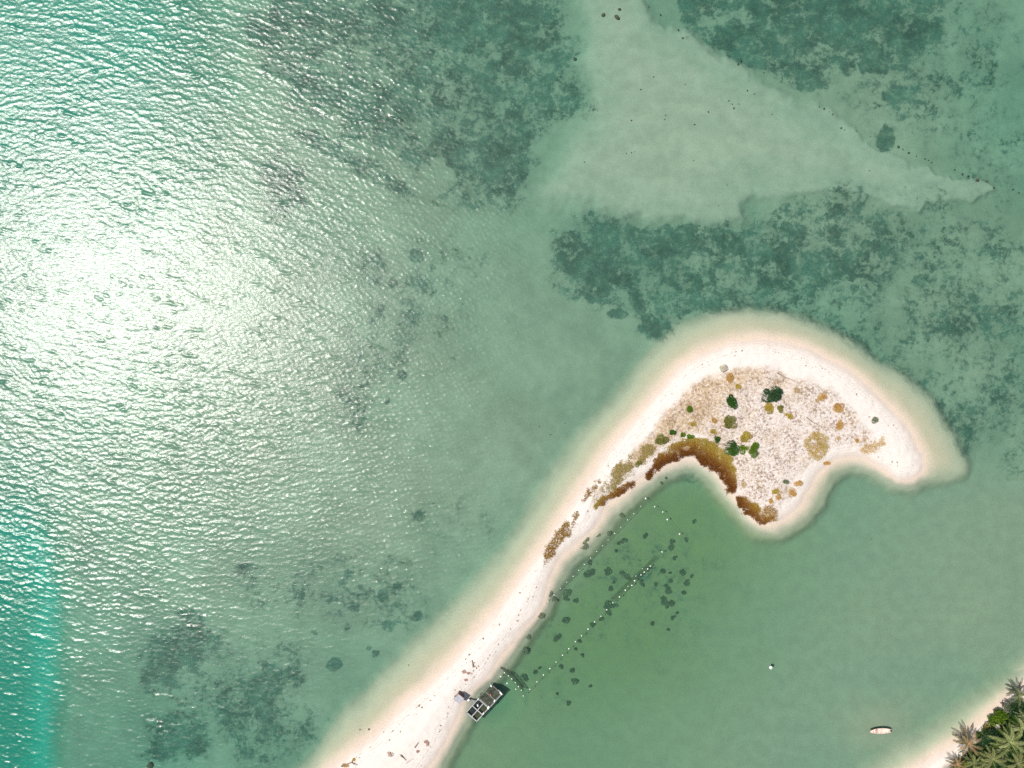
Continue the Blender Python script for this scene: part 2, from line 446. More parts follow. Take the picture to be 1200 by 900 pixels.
    under = t.mix(t.ss(shore, -1.0, -17.0), wet, t.mix(t.ss(n_mid, 0.3, 0.7), SHELF_A, SHELF_B))
    low = t.mix(shelf, bed, under)
    col = t.mix(t.ss(sh, -2.0, 2.0), low, sand)
    mul = t.n('ShaderNodeVectorMath', operation='SCALE')
    t.set(mul.inputs[0], col); t.set(mul.inputs['Scale'], t.math('MULTIPLY', dark, dark2))
    b = t.n('ShaderNodeBsdfDiffuse')
    t.set(b.inputs[0], mul.outputs[0])
    bump = t.n('ShaderNodeBump')
    bump.inputs['Strength'].default_value = 0.35
    bump.inputs['Distance'].default_value = 0.12
    t.set(bump.inputs['Height'], t.math('ADD', n_fine, t.math('MULTIPLY', gm, 1.2)))
    t.set(b.inputs['Normal'], bump.outputs[0])
    t.set(out.inputs[0], b.outputs[0])
    return m

def _n_sep(s, vec):
    nd = s.n('ShaderNodeSeparateXYZ'); s.set(nd.inputs[0], vec); return nd.outputs[2]
NT.n_sep = _n_sep

BED_A = (0.310, 0.284, 0.210); BED_B = (0.250, 0.234, 0.172)
BED_LAG = (0.312, 0.268, 0.194); BED_GREEN = (0.220, 0.215, 0.104)
BED_BANK_A = (0.315, 0.318, 0.245); BED_BANK_B = (0.262, 0.278, 0.212)
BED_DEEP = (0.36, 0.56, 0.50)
GRASS_A = (0.036, 0.076, 0.058); GRASS_B = (0.092, 0.125, 0.094); GRASS_C = (0.155, 0.165, 0.115)
DRY_A = (0.575, 0.525, 0.465); DRY_B = (0.625, 0.58, 0.525)
WET_A = (0.525, 0.452, 0.385); WET_B = (0.485, 0.415, 0.35)
SHELF_A = (0.385, 0.362, 0.272); SHELF_B = (0.35, 0.332, 0.248)

xs, _ = grid_axis(152.0, 0.4, 4200.0)
ys, _ = grid_axis(116.0, 0.4, 4200.0)
GX, GY = np.meshgrid(xs, ys)
U = GX / PX + 600; V = 450 - GY / PX
F = fields(U, V)
zr = F['z'] + 0.03 * sample_tile(T_WOB, U, V, 160.0) * (F['z'] > 0.15)
g_me = grid_mesh('sand_ground', xs, ys, zr, {k: F[k] for k in ('shore', 'grass', 'veg', 'soil', 'green', 'bank', 'shelf', 'lag', 'tan', 'marsh')}, ground_material())
ground = tag(mesh_obj('sand_ground', g_me), 'pale sand of the sandbar, beaches and shallow sea bed', kind='structure')

def zat(u, v):
    return float(fields(np.array([u], float), np.array([v], float))['z'][0])

def zat_many(u, v):
    return fields(np.array(u, float), np.array(v, float))

# ------------------------------------------------------------------ water
K = (0.195, 0.050, 0.061)
def water_material():
    m, t, out = new_mat('sea_water')
    pos = t.n('ShaderNodeNewGeometry').outputs['Position']
    chop = t.attr('chop')
    fl = t.mapped(pos, (1, 1, 0))
    a = t.noise(t.mapped(fl, (0.8, 1.7, 1), (0, 0, R(12))), 1.25, 4, 0.6, 0.4)
    b = t.noise(t.mapped(fl, (1.0, 1.4, 1), (0, 0, R(-8))), 3.2, 3, 0.6)
    h = t.math('ADD', t.math('MULTIPLY', a, 0.10), t.math('MULTIPLY', b, 0.012))
    bump = t.n('ShaderNodeBump')
    bump.inputs['Strength'].default_value = 1.0
    t.set(bump.inputs['Distance'], t.math('MULTIPLY_ADD', chop, 0.75, 0.06))
    t.set(bump.inputs['Height'], h)
    fr = t.n('ShaderNodeFresnel'); fr.inputs['IOR'].default_value = 1.44
    t.set(fr.inputs['Normal'], bump.outputs[0])
    gl = t.n('ShaderNodeBsdfGlossy'); gl.distribution = 'GGX'
    gl.inputs['Roughness'].default_value = 0.265
    gl.inputs['Color'].default_value = (1, 1, 1, 1)
    t.set(gl.inputs['Normal'], bump.outputs[0])
    tr = t.n('ShaderNodeBsdfTransparent')
    mx = t.n('ShaderNodeMixShader')
    t.set(mx.inputs[0], fr.outputs[0]); t.set(mx.inputs[1], tr.outputs[0]); t.set(mx.inputs[2], gl.outputs[0])
    t.set(out.inputs['Surface'], mx.outputs[0])
    ab = t.n('ShaderNodeVolumeAbsorption')
    ab.inputs['Color'].default_value = (1 - K[0], 1 - K[1], 1 - K[2], 1)
    ab.inputs['Density'].default_value = 1.0
    t.set(out.inputs['Volume'], ab.outputs[0])
    return m

def wave_tile(n, L, comps, seed):
    r = np.random.default_rng(seed)
    f = np.fft.fftfreq(n) * n * 2 * math.pi / L
    kx, ky = np.meshgrid(f, f)
    k = np.hypot(kx, ky); k[0, 0] = 1e-6
    th = np.arctan2(ky, kx)
    S = np.zeros_like(k)
    for lam, ang, spread, width, share in comps:
        kp = 2 * math.pi / lam
        d = np.abs(np.cos(th - R(ang))) ** spread
        p = np.exp(-(np.log(k / kp)) ** 2 / (2 * width ** 2)) * d
        s2 = (p ** 2 * k ** 2).sum()
        S += share * p / math.sqrt(s2)
    S[0, 0] = 0
    z = np.fft.ifft2(np.fft.fft2(r.standard_normal((n, n))) * S).real
    gy, gx = np.gradient(z, L / n)
    return z / math.sqrt((gx ** 2 + gy ** 2).mean() / 2)      # slope 1 per axis

STEP = 0.25
NT_ = 1024
wt = wave_tile(NT_, NT_ * STEP, [(2.9, 74, 9, .35, .6), (1.7, 84, 5, .35, 1.0), (1.05, 70, 2.5, .30, 1.0), (7.0, 58, 8, .4, .25), (2.2, 118, 8, .3, .3)], 21)
wt = wt + 0.35 * (wt ** 2 - (wt ** 2).mean()) / wt.std()
gy_, gx_ = np.gradient(wt, STEP)
wt /= math.sqrt((gx_ ** 2 + gy_ ** 2).mean() / 2)
wt2 = wave_tile(NT_, NT_ * STEP, [(0.95, 80, 1.2, .22, 1.0), (1.5, 60, 2.0, .3, .5)], 22)
wt2 = wt2 + 0.25 * (wt2 ** 2 - (wt2 ** 2).mean()) / wt2.std()
wx, nox = grid_axis(152.0, STEP, 4100.0)
wy, noy = grid_axis(115.0, STEP, 4100.0)
WX, WY = np.meshgrid(wx, wy)
# the roughness field is smooth: sample it coarsely, then spread it over the fine grid
cu = np.arange(-300, 1501, 8.0); cv = np.arange(-300, 1201, 8.0)
CU, CV = np.meshgrid(cu, cv)
chop_c = fields(CU, CV)['chop']
UU = np.clip((WX / PX + 600 - cu[0]) / 8.0, 0, len(cu) - 1.001); VV = np.clip((450 - WY / PX - cv[0]) / 8.0, 0, len(cv) - 1.001)
iu = UU.astype(int); iv = VV.astype(int); fu = UU - iu; fv = VV - iv
chop = chop_c[iv, iu] * (1 - fu) * (1 - fv) + chop_c[iv, iu + 1] * fu * (1 - fv) + chop_c[iv + 1, iu] * (1 - fu) * fv + chop_c[iv + 1, iu + 1] * fu * fv
wz = np.zeros_like(WX)
core = (slice(noy, len(wy) - noy), slice(nox, len(wx) - nox))
ix = np.round(wx[core[1]] / STEP).astype(int) % NT_; iy = np.round(wy[core[0]] / STEP).astype(int) % NT_
tile = wt[np.ix_(iy, ix)]
ex = np.minimum(1, (152.0 - np.abs(wx[core[1]])) / 8)[None, :] * np.minimum(1, (115.0 - np.abs(wy[core[0]])) / 8)[:, None]
WAVE = 0.074; RIPPLE = 0.052
tile2 = wt2[np.ix_(iy, ix)]
uc = (wx[core[1]] / PX + 600)[None, :]; vc_ = (450 - wy[core[0]] / PX)[:, None]
gust = 1 + 0.30 * np.clip(sample_tile(T_BIG, uc + 0 * vc_, vc_ + 0 * uc, 1500.0), -1.6, 1.6) + 0.14 * sample_tile(T_WOB, (uc - .5 * vc_) * .5, vc_ + .4 * uc, 1300.0)
rip = (0.30 + 0.70 * sstep(720, 480, uc - 0.12 * (vc_ - 300))) * np.minimum(1, .12 + chop[core] / .24)
wz[core] = (tile * chop[core] * WAVE + tile2 * rip * RIPPLE) * ex * np.clip(gust, .35, 1.7)
w_me = grid_mesh('sea_water', wx, wy, wz, {'chop': chop}, water_material(), closed_bottom=-30.0)
sea = tag(mesh_obj('sea_water', w_me), 'clear green and turquoise sea water, rippled and glinting on one side', kind='structure')

# ------------------------------------------------------------------ plants
def rdir():
    z = random.uniform(-1, 1); a = random.uniform(0, 2 * math.pi); r = math.sqrt(1 - z * z)
    return Vector((r * math.cos(a), r * math.sin(a), z))

def leaf(mb, c, d, up, L, W, hue=0.0):
    d = d.normalized()
    s = d.cross(up)
    if s.length < 1e-3: s = d.cross(Vector((1, 0, 0)))
    s.normalize()
    mb.face((c, c + d * L * .45 + s * W / 2, c + d * L, c + d * L * .45 - s * W / 2), hue)

def bush_mesh(name, mat, rx, ry, h, n, lobes, leafL, seed, flat=0.35, spread=.5):
    random.seed(seed)
    mb = MB()
    cs = []
    for i in range(lobes):
        a = random.uniform(0, 6.283); q = math.sqrt(random.random()) * spread
        cs.append((Vector((rx * q * math.cos(a), ry * q * math.sin(a), h * random.uniform(.25, .7))), random.uniform(.22, .54), random.random()))
    for i in range(n):
        c, s, hu = random.choice(cs)
        d = rdir(); d.z = abs(d.z) * 0.9 - 0.15
        q = random.uniform(.55, 1.0) ** .6
        p = c + Vector((d.x * rx * s * q, d.y * ry * s * q, d.z * h * s * q * 1.2))
        p.z = max(p.z, 0.02)
        L = leafL * random.uniform(.6, 1.35)
        out = (d + rdir() * .7); out.z = out.z * flat + .05
        leaf(mb, p, out, rdir() * .5 + Vector((0, 0, 1)), L, L * random.uniform(.45, .7), hu)
    return mb.mesh(name, mat)

def stems_mesh(name, mat, rx, ry, h, n, seed):
    random.seed(seed)
    mb = MB()
    for i in range(n):
        a = 6.283 * i / n + random.uniform(-.4, .4); q = random.uniform(.35, .75)
        e = Vector((rx * q * math.cos(a), ry * q * math.sin(a), h * random.uniform(.4, .7)))
        mb.tube((Vector((0, 0, -.1)), e * .5 + Vector((0, 0, .08 * h)), e), (.045 * h + .015, .03 * h + .01, .01), 5)
    return mb.mesh(name, mat, True)

M_BARK = plain('bark', (0.16, 0.12, 0.09), .9, .3, 8)
G_DARK = leafy('dark_green_leaves', [(.010, .028, .010), (.022, .06, .022), (.085, .13, .065)], .15)
G_DEEP = leafy('deep_green_leaves', [(.012, .036, .008), (.03, .085, .014), (.09, .17, .03)], .2)
G_LIME = leafy('lime_green_leaves', [(.035, .08, .010), (.09, .16, .015), (.20, .27, .03)], .25)
G_OLIVE = leafy('olive_leaves', [(.06, .075, .02), (.15, .145, .035), (.28, .25, .08)], .2)
G_YELLOW = leafy('yellow_olive_leaves', [(.20, .16, .03), (.34, .25, .04), (.42, .33, .08)], .2)
G_ORANGE = leafy('rust_orange_leaves', [(.28, .15, .05), (.44, .26, .08), (.52, .36, .15)], .2)
G_TAN = leafy('dry_tan_leaves', [(.30, .21, .12), (.46, .34, .2), (.55, .44, .3)], .2)
G_GREY = leafy('grey_green_leaves', [(.07, .09, .055), (.14, .16, .10), (.22, .24, .15)], .2)

# u, v, rx, ry (px), rotation, height m, material, name, category, label
SHRUBS = [
 (903,461,10.5,9.5,0,1.7,G_DARK,'shrub','shrub','largest dark green bushy shrub near the top of the sandy island'),
 (856.5,471,6,8,-15,1.2,G_DEEP,'shrub','shrub','dense deep green oval shrub west of the largest dark shrub'),
 (855,495,7.5,7.5,0,1.1,G_OLIVE,'shrub','shrub','loose olive green shrub alone below the deep green oval one'),
 (806,480,4.2,4.6,0,.8,G_LIME,'shrub','shrub','small bright green shrub alone on tan grass at the west slope'),
 (873,512,6.6,5.6,-20,1.0,G_YELLOW,'shrub','shrub','yellow olive shrub touching the top of the lime green one'),
 (856,525,8.2,7.6,0,1.2,G_DEEP,'shrub','shrub','ragged green shrub nearest the brown crescent of saltmarsh'),
 (870.5,526,5,4.6,0,.8,G_LIME,'shrub','shrub','little green shrub between the ragged green and the lime green shrubs'),
 (882,526.5,5.8,8,15,1.2,G_LIME,'shrub','shrub','bright lime green egg shaped shrub, easternmost of its cluster'),
 (840,516,3.4,4,0,.6,G_DEEP,'shrub','shrub','tiny green shrub just above the brown crescent, left of the ragged shrub'),
 (774,515,7,5.4,0,.8,G_OLIVE,'shrub','shrub','olive shrub with a dark green lower side above the crescent west end'),
 (788,507,3.4,3.2,0,.6,G_DEEP,'shrub','shrub','tiny deep green shrub, first of three in a row above the crescent'),
 (800,508,3.2,2.8,0,.6,G_LIME,'shrub','shrub','tiny lime shrub, middle of three in a row above the crescent'),
 (809,511,3.6,3.2,0,.6,G_LIME,'shrub','shrub','tiny fresh green shrub, easternmost of three in a row above the crescent'),
 (900,478.5,5.2,6.2,-10,.8,G_YELLOW,'shrub','shrub','mustard yellow shrub directly below the largest dark green shrub'),
 (913,479.5,4.4,4,0,.6,G_OLIVE,'shrub','shrub','small olive shrub to the right of the mustard yellow shrub'),
 (924,486,4,3.8,0,.6,G_YELLOW,'shrub','shrub','small yellowish tuft at the end of a short row below the dark shrub'),
 (921,563,3.6,3.4,0,.6,G_GREY,'shrub','shrub','small grey green shrub on bare sand near the southern point'),
 (747.5,543,3.6,3.8,0,.6,G_OLIVE,'shrub','shrub','small olive shrub beside the bare white sand hollow'),
 (855,443,5,6,20,.6,G_ORANGE,'grass_clump','grass clump','orange grass clump just below the beige boulder'),
 (865,453,4,3.6,0,.5,G_YELLOW,'grass_clump','grass clump','small mustard grass clump right below the orange one'),
 (933,458,4.2,4.6,0,.5,G_TAN,'grass_clump','grass clump','pale tan grass clump right of the largest dark shrub'),
 (963,465,5,5,0,.55,G_ORANGE,'grass_clump','grass clump','orange grass clump at the edge of the upper beach'),
 (983,477.5,7.4,6.6,0,.7,G_ORANGE,'grass_clump','grass clump','broad round rust orange grass clump on the eastern upper beach'),
 (983.5,498,4.6,6.6,25,.55,G_ORANGE,'grass_clump','grass clump','tall narrow orange grass clump with a runner trailing from it'),
 (968,543,5,2.6,-12,.4,G_ORANGE,'grass_clump','grass clump','flat little orange clump on wet sand below the ring shaped plant'),
 (982,514,3.2,3,0,.35,G_TAN,'grass_clump','grass clump','small faded clump alone below the narrow orange clump'),
 (1005,516,3.2,3,0,.35,G_ORANGE,'grass_clump','grass clump','small pinkish orange clump left of the bent plant strip'),
 (1012,516,2.4,3,0,.3,G_TAN,'grass_clump','grass clump','tiny faded clump touching the bent plant strip from the left'),
 (928,577.5,5.4,6.2,0,.55,G_ORANGE,'grass_clump','grass clump','clean round orange clump on white sand near the southern point'),
 (935,566,5.4,4.2,0,.5,G_ORANGE,'grass_clump','grass clump','wedge shaped orange clump above the clean round one'),
 (908.5,576,4,4,0,.5,G_YELLOW,'grass_clump','grass clump','mustard olive clump at the top of the pair left of the round orange clump'),
 (912.5,582,3.6,4.2,10,.5,G_ORANGE,'grass_clump','grass clump','orange clump joined below the mustard olive clump'),
 (903.5,587,3.2,3,0,.4,G_ORANGE,'grass_clump','grass clump','small ginger clump left and lowest of the southern point clumps'),
 (837,492,3.4,4,0,.45,G_ORANGE,'grass_clump','grass clump','ginger clump alone left of the loose olive shrub'),
 (835.5,506,4.4,3.2,0,.45,G_YELLOW,'grass_clump','grass clump','flat mustard clump between the ginger clump and the brown crescent'),
 (872,568,3.2,4,0,.4,G_TAN,'grass_clump','grass clump','pale tan clump at the eastern foot of the brown crescent'),
 (1025,493,4.4,4.2,0,.35,G_GREY,'grass_clump','grass clump','thin greyish clump alone on the white eastern sand'),
 (957,469,2.6,2.4,0,.3,G_TAN,'grass_clump','grass clump','small straw clump just below left of the upper beach orange clump'),
 (812,497,4,3.2,0,.4,G_YELLOW,'grass_clump','grass clump','low yellow clump above the row of three tiny shrubs'),
]
for k, (u, v, rx, ry, rot, h, mat, nm, cat, lab) in enumerate(SHRUBS):
    z = zat(u, v)
    t_ = empty(nm, P(u, v, z), R(-rot))
    tag(t_, lab, cat, 'shrubs and clumps on the sandy island')
    ax, ay = rx * PX, ry * PX
    area = ax * ay * math.pi
    n = int(150 + area * (170 if nm == 'shrub' else 150))
    mesh_obj('crown' if nm == 'shrub' else 'blades', bush_mesh('crown', mat, ax * 1.12, ay * 1.12, h, n, 5 if area < 3 else 10, .24 if nm == 'shrub' else .2, 100 + k, .35, .68 if nm == 'shrub' else .5), t_)
    if nm == 'shrub':
        mesh_obj('stem', stems_mesh('stem', M_BARK, ax, ay, h, 6, k), t_)

# a ring-shaped plant with a sandy hollow, and a bent strip of low plants
def patch(name, pts, mat, n, h, L, seed, hole=None, huef=None, dens=None):
    random.seed(seed)
    us = [p[0] for p in pts]; vs = [p[1] for p in pts]
    r = np.random.default_rng(seed)
    uu = r.uniform(min(us), max(us), n * 6); vv = r.uniform(min(vs), max(vs), n * 6)
    sp = smooth_poly(pts)
    d = sdf(sp, uu, vv) + sample_tile(T_WOB, uu, vv, 260.0) * 1.7
    ok = d > 0
    if hole: ok &= np.hypot((uu - hole[0]) / hole[2], (vv - hole[1]) / hole[3]) + 0.3 * sample_tile(T_WOB, uu, vv, 200.0) > 1
    if dens is not None: ok &= r.random(len(uu)) < dens(uu, vv)
    uu, vv, d = uu[ok][:n], vv[ok][:n], d[ok][:n]
    Fz = zat_many(uu, vv)
    o = Vector(P(float(np.mean(uu)), float(np.mean(vv)), 0)); o.z = float(np.mean(Fz['z']))
    mb = MB()
    for i in range(len(uu)):
        p = P(float(uu[i]), float(vv[i]), float(Fz['z'][i])) - o
        hh = h * random.uniform(.5, 1.1) * min(1, .35 + d[i] / 4)
        hue = huef(float(uu[i]), float(vv[i]), float(Fz['shore'][i]), float(d[i])) if huef else 0
        for j in range(5):
            dr = rdir(); dr.z = abs(dr.z) * .6 + .1
            q = p + Vector((random.uniform(-.3, .3), random.uniform(-.3, .3), hh * random.uniform(.2, 1)))
            l = L * random.uniform(.6, 1.3)
            leaf(mb, q, dr, Vector((0, 0, 1)) + rdir() * .4, l, l * random.uniform(.35, .6), hue)
    return mb, o

mb, o = patch('ring', [(943,515),(950,508),(960,506),(969,510),(971,519),(967,529),(961,536),(955,541),(948,538),(946,530),(942,523)], None, 620, .45, .2, 5, hole=(954, 518, 5.2, 4.2),
              huef=lambda u, v, s, d: .25 + .5 * random.random() + (.25 if u > 958 else 0) * (.5 if v < 525 else 0))
M_MAT = hue_leafy('mustard_mat_plants', (.34, .19, .05), (.40, .27, .06), (.20, .19, .03))
ring = mb.build('ring_shrub', M_MAT, None, o)
tag(ring, 'wide mustard coloured ring of low plants round a sandy hollow', 'shrub', 'shrubs and clumps on the sandy island')
mb, o = patch('strip', [(1008,527),(1011,522),(1019,520),(1027,518),(1030,512),(1034,511),(1037,515),(1035,521),(1029,526),(1020,529),(1011,531)], None, 260, .3, .19, 6, huef=lambda u, v, s, d: random.random() * .6)
strip = mb.build('plant_strip', M_MAT, None, o)
tag(strip, 'bent strip of rusty low plants on the white eastern sand', 'plant strip', 'shrubs and clumps on the sandy island')

# saltmarsh ground cover along the lagoon shore: reddest and darkest kind next to the water
M_MARSH = hue_leafy('saltmarsh_plants', (.105, .038, .010), (.215, .098, .020), (.30, .225, .045))
marsh = MB()
def marsh_hue(lo, hi):
    return lambda u, v, s, d: min(1, max(0, (s - lo) / (hi - lo)))
mdens = lambda u, v: np.clip(.62 + .38 * sample_tile(T_WOB, u, v, 330.0), .05, 1)
def add_patch(dst, *a, **k):
    mb, o = patch(*a, **k)
    n = len(dst.v)
    dst.v += [(x + o.x, y + o.y, z + o.z) for x, y, z in mb.v]
    dst.f += [tuple(i + n for i in f) for f in mb.f]
    dst.hue += mb.hue
add_patch(marsh, 'c', [(757,557),(762,546),(770,534),(783,524),(798,516),(812,514),(828,517),(843,525),(853,537),(860,550),(863,565),(861,578),(856,578),(850,568),(842,556),(831,546),(820,539),(806,535),(793,539),(778,546),(766,552)], None, 5200, .5, .22, 31, hole=(803, 525, 7, 3), huef=marsh_hue(3, 21), dens=mdens)
add_patch(marsh, 'd', [(863,583),(875,582),(884,591),(893,602),(905,606),(906,612),(896,614),(888,611),(878,603),(868,593)], None, 1300, .45, .21, 32, huef=marsh_hue(-2, 16), dens=mdens)
add_patch(marsh, 'e', [(696,592),(705,584),(715,579),(728,571),(738,563),(744,561),(742,568),(731,577),(718,584),(707,591),(699,596)], None, 1200, .45, .21, 33, huef=marsh_hue(-1, 11), dens=mdens)
add_patch(marsh, 'f', [(637,661),(640,646),(649,629),(660,613),(673,599),(678,602),(672,617),(661,634),(650,647),(642,656)], None, 850, .3, .2, 34, hole=(668, 611, 3, 7), huef=lambda u, v, s, d: .45 + .3 * random.random())
add_patch(marsh, 'g', [(682,588),(685,580),(690,573),(697,567),(704,562),(706,565),(699,571),(692,578),(686,587)], None, 150, .25, .2, 35, huef=lambda u, v, s, d: .4 + .3 * random.random())
add_patch(marsh, 'h', [(890,600),(900,592),(908,596),(911,604),(905,611),(897,611)], None, 330, .3, .2, 38, huef=lambda u, v, s, d: .55 + .2 * random.random())
o_ = marsh.build('saltmarsh_groundcover', M_MARSH)
tag(o_, 'rust brown to mustard saltmarsh cover in bands along the lagoon shore', kind='stuff')

dune = MB()
M_DUNE = hue_leafy('dune_grass_blades', (.33, .22, .13), (.33, .23, .085), (.20, .19, .05))
def dd(us, vs):
    n = sample_tile(T_WOB, np.asarray(us), np.asarray(vs), 420.0)
    west = sstep(900, 780, np.asarray(us))
    return np.clip(.12 + .30 * n + .45 * west, 0, 1)
add_patch(dune, 'a', VEG, None, 5200, .14, .15, 36, huef=lambda u, v, s, d: random.random() * (.6 if u > 800 else .8), dens=dd)
add_patch(dune, 'b', [(703,571),(712,554),(722,546),(735,536),(747,527),(760,520),(769,523),(758,535),(746,545),(739,552),(736,560),(722,570),(708,578)], None, 1300, .3, .2, 37, huef=lambda u, v, s, d: .35 + .65 * random.random(), dens=lambda u, v: np.clip(.6 + .5 * sample_tile(T_WOB, u, v, 300.0), 0, 1))
o_ = dune.build('dune_grass', M_DUNE)
tag(o_, 'sparse straw and olive dune grass over the middle of the island', kind='stuff')

# ------------------------------------------------------------------ litter along the tide lines
litter = MB()
random.seed(9)
NB = 60000
ru = rng.uniform(380, 1100, NB); rv = rng.uniform(380, 905, NB)
Fl = zat_many(ru, rv)
sh = Fl['shore']
n1 = sample_tile(T_WOB, ru, rv, 500.0)
prob = .95 * np.exp(-((sh - 11 - 1.2 * n1) / 1.3) ** 2) + .5 * np.exp(-((sh - 16 - 2 * n1) / 1.6) ** 2) + .012
prob *= np.where(n1 > -.2, 1, .25)
prob += .35 * np.exp(-(((ru - 552) / 9) ** 2 + ((rv - 784) / 9) ** 2))
prob *= np.where((ru > 700) & (rv > 520), .3, 1)
keep = (sh > 4) & (rng.random(NB) < prob * .30)
for u, v, z in zip(ru[keep], rv[keep], Fl['z'][keep]):
    p = P(float(u), float(v), float(z) + .02)
    a = random.uniform(0, 6.28); L = random.uniform(.08, .32); W = L * random.uniform(.3, .8)
    pts = []
    for k in range(6):
        an = a + k * 1.047; r = random.uniform(.6, 1.1)
        x, y = math.cos(k * 1.047) * L * r, math.sin(k * 1.047) * W * r
        pts.append(p + Vector((x * math.cos(a) - y * math.sin(a), x * math.sin(a) + y * math.cos(a), random.uniform(0, .05))))
    top = p + Vector((0, 0, .09))
    for k in range(6):
        litter.face((pts[k], pts[(k + 1) % 6], top), u * 7 % 1)
o_ = litter.build('beach_litter', leafy('dried_weed', [(.10, .065, .045), (.24, .16, .11), (.38, .28, .2)], 0))
tag(o_, 'scattered bits of dried weed along the tide lines', kind='stuff')

# ------------------------------------------------------------------ rocks
M_ROCK = plain('dark_wet_rock', (.075, .062, .042), .8, .45, 5)
M_GREYROCK = plain('grey_rock', (.20, .18, .15), .85, .3, 5)
M_BEIGE = plain('beige_rock', (.34, .30, .22), .9, .35, 2.5)
def rock_mesh(name, mat, seed, squash=.6, rough=.25):
    r = random.Random(seed)
    bm = bmesh.new()
    bmesh.ops.create_icosphere(bm, subdivisions=2, radius=1)
    offs = [(Vector((r.uniform(-1, 1), r.uniform(-1, 1), r.uniform(-1, 1))).normalized(), r.uniform(.5, .95)) for _ in range(7)]
    for vtx in bm.verts:
        p = vtx.co.copy()
        for d, lim in offs:                      # cut planar facets
            q = p.dot(d)
            if q > lim: p -= d * (q - lim)
        p *= 1 + r.uniform(-.04, .04)
        p.z *= squash
        vtx.co = p
    me = bpy.data.meshes.new(name); bm.to_mesh(me); bm.free()
    me.materials.append(mat)
    return me
rock_dark = [rock_mesh('rock', M_ROCK, s) for s in range(5)]
rock_grey = rock_mesh('rock', M_GREYROCK, 9)
def rock(u, v, r, label, group=None, me=None, cat='rock', sink=.3):
    z = zat(u, v)
    rr = r * PX * .72
    zz = z + rr * (.6 - sink)
    o = mesh_obj('rock', me or random.choice(rock_dark), None, P(u, v, zz))
    o.rotation_euler = (random.uniform(-.2, .2), random.uniform(-.2, .2), random.uniform(0, 6.28))
    o.scale = (rr * random.uniform(.85, 1.3), rr * random.uniform(.8, 1.15), rr * random.uniform(.7, 1.1))
    return tag(o, label, cat, group)
for u, v, r in ((960,125,1.1),(966,127.5,1.6),(972,131,.8),(976,134,1.3),(986,150,1.5),(990,152,.9),(1004,153,.9),(1020,160,.9),(1053,172,1.9),(1058,175,1.2),(1065,179,1.8),(1074,183,.9),(1084,186,1.3),(1088,188,1),(1092,190.5,1.1),(1119,199,1.4),(1128,204,1.9),(1135,206,1.6),(1140,208,1.2),(1146,211,2.5),(1157,212.5,1.8),(1165,220,1.5),(1187,222,1.6),(1194,226,1.2)):
    rock(u, v, r * 1.15, 'small dark rock in the broken row along the pale sandbank edge', 'rocks in a row along the sandbank edge')
for u, v, r in ((774,17,1.4),(795,35,1.3),(800,44.5,1.5),(760,7,1),(865,75,1.5),(868,70,2),(876,106,1.3),(884,110,1),(860,127,1.6),(854,118,1.2),(830,131,1.4),(814,146,1.4),(780,135,1.1),(751,105,1.3),(766,90,1.1),(803,99,.9),(740,141,1.4),(779,140,1),(734,180,1),(740,179,1.2),(744,178,.9),(895,85,1),(905,134,1),(858,122,1),(866,122,1),(842,241,.9),(852,217,.9),(813,188,1),(1019,200,1),(1061,219,1),(820,265,1.4),(811,258,1.2),(685,190,1)):
    rock(u, v, r * 1.1, 'small dark rock lying alone on the pale submerged sandbank', 'rocks scattered on the submerged sandbank')
rock(723.5, 20, 4.2, 'largest dark rock on the pale sandbank at the top of the photo')
rock(726, 11, 2.8, 'long dark rock just above the largest rock on the sandbank')
rock(707, 17.5, 3.4, 'dark crooked rock left of the largest rock on the sandbank')
rock(674, 69, 3.2, 'dark rock between the sea grass meadow and the pale sandbank')
rock(175, 897, 6, 'brown rock among sea grass at the bottom edge of the photo', me=rock_mesh('rock', plain('brown_rock', (.12, .10, .05), .9, .4, 3), 77))
for u, v, r in ((662,496,1),(645,509.5,1.2),(632,500,1),(622,497,.8),(622,537,.8),(566,495,.8),(680,497,.8)):
    rock(u, v, r, 'tiny dark stone on the green bed west of the sandbar', 'stones on the bed west of the sandbar')
rock(432.3, 854.8, 1.9, 'round black stone in the shallows of the lower sandbar')
rock(421.8, 855, 1.6, 'round grey stone left of the black one in the shallows', me=rock_grey)
rock(479, 779.5, 1.2, 'tiny dark stone in shallows at the western sandbar edge')
rock(573.5, 767.5, 1.2, 'small grey stone on the dry white spit sand', me=rock_grey)

# beige boulder on the upper beach: squarish block with broken corners
bm = bmesh.new()
bmesh.ops.create_cube(bm, size=1.0)
bmesh.ops.subdivide_edges(bm, edges=bm.edges[:], cuts=4, use_grid_fill=True)
rr_ = random.Random(4)
for vt in bm.verts:
    p = vt.co
    q = p.normalized() * .62
    p = p.lerp(q, .45)
    vt.co = Vector((p.x * 1.55, p.y * 1.4, p.z * .9)) + Vector((rr_.uniform(-.06, .06), rr_.uniform(-.06, .06), rr_.uniform(-.05, .05)))
me = bpy.data.meshes.new('boulder'); bm.to_mesh(me); bm.free(); me.materials.append(M_BEIGE)
zb = zat(848, 431.5)
bo = mesh_obj('boulder', me, None, P(848, 431.5, zb + .33)); bo.rotation_euler = (.05, .06, R(25))
tag(bo, 'squarish beige boulder alone on the white upper beach', 'boulder')

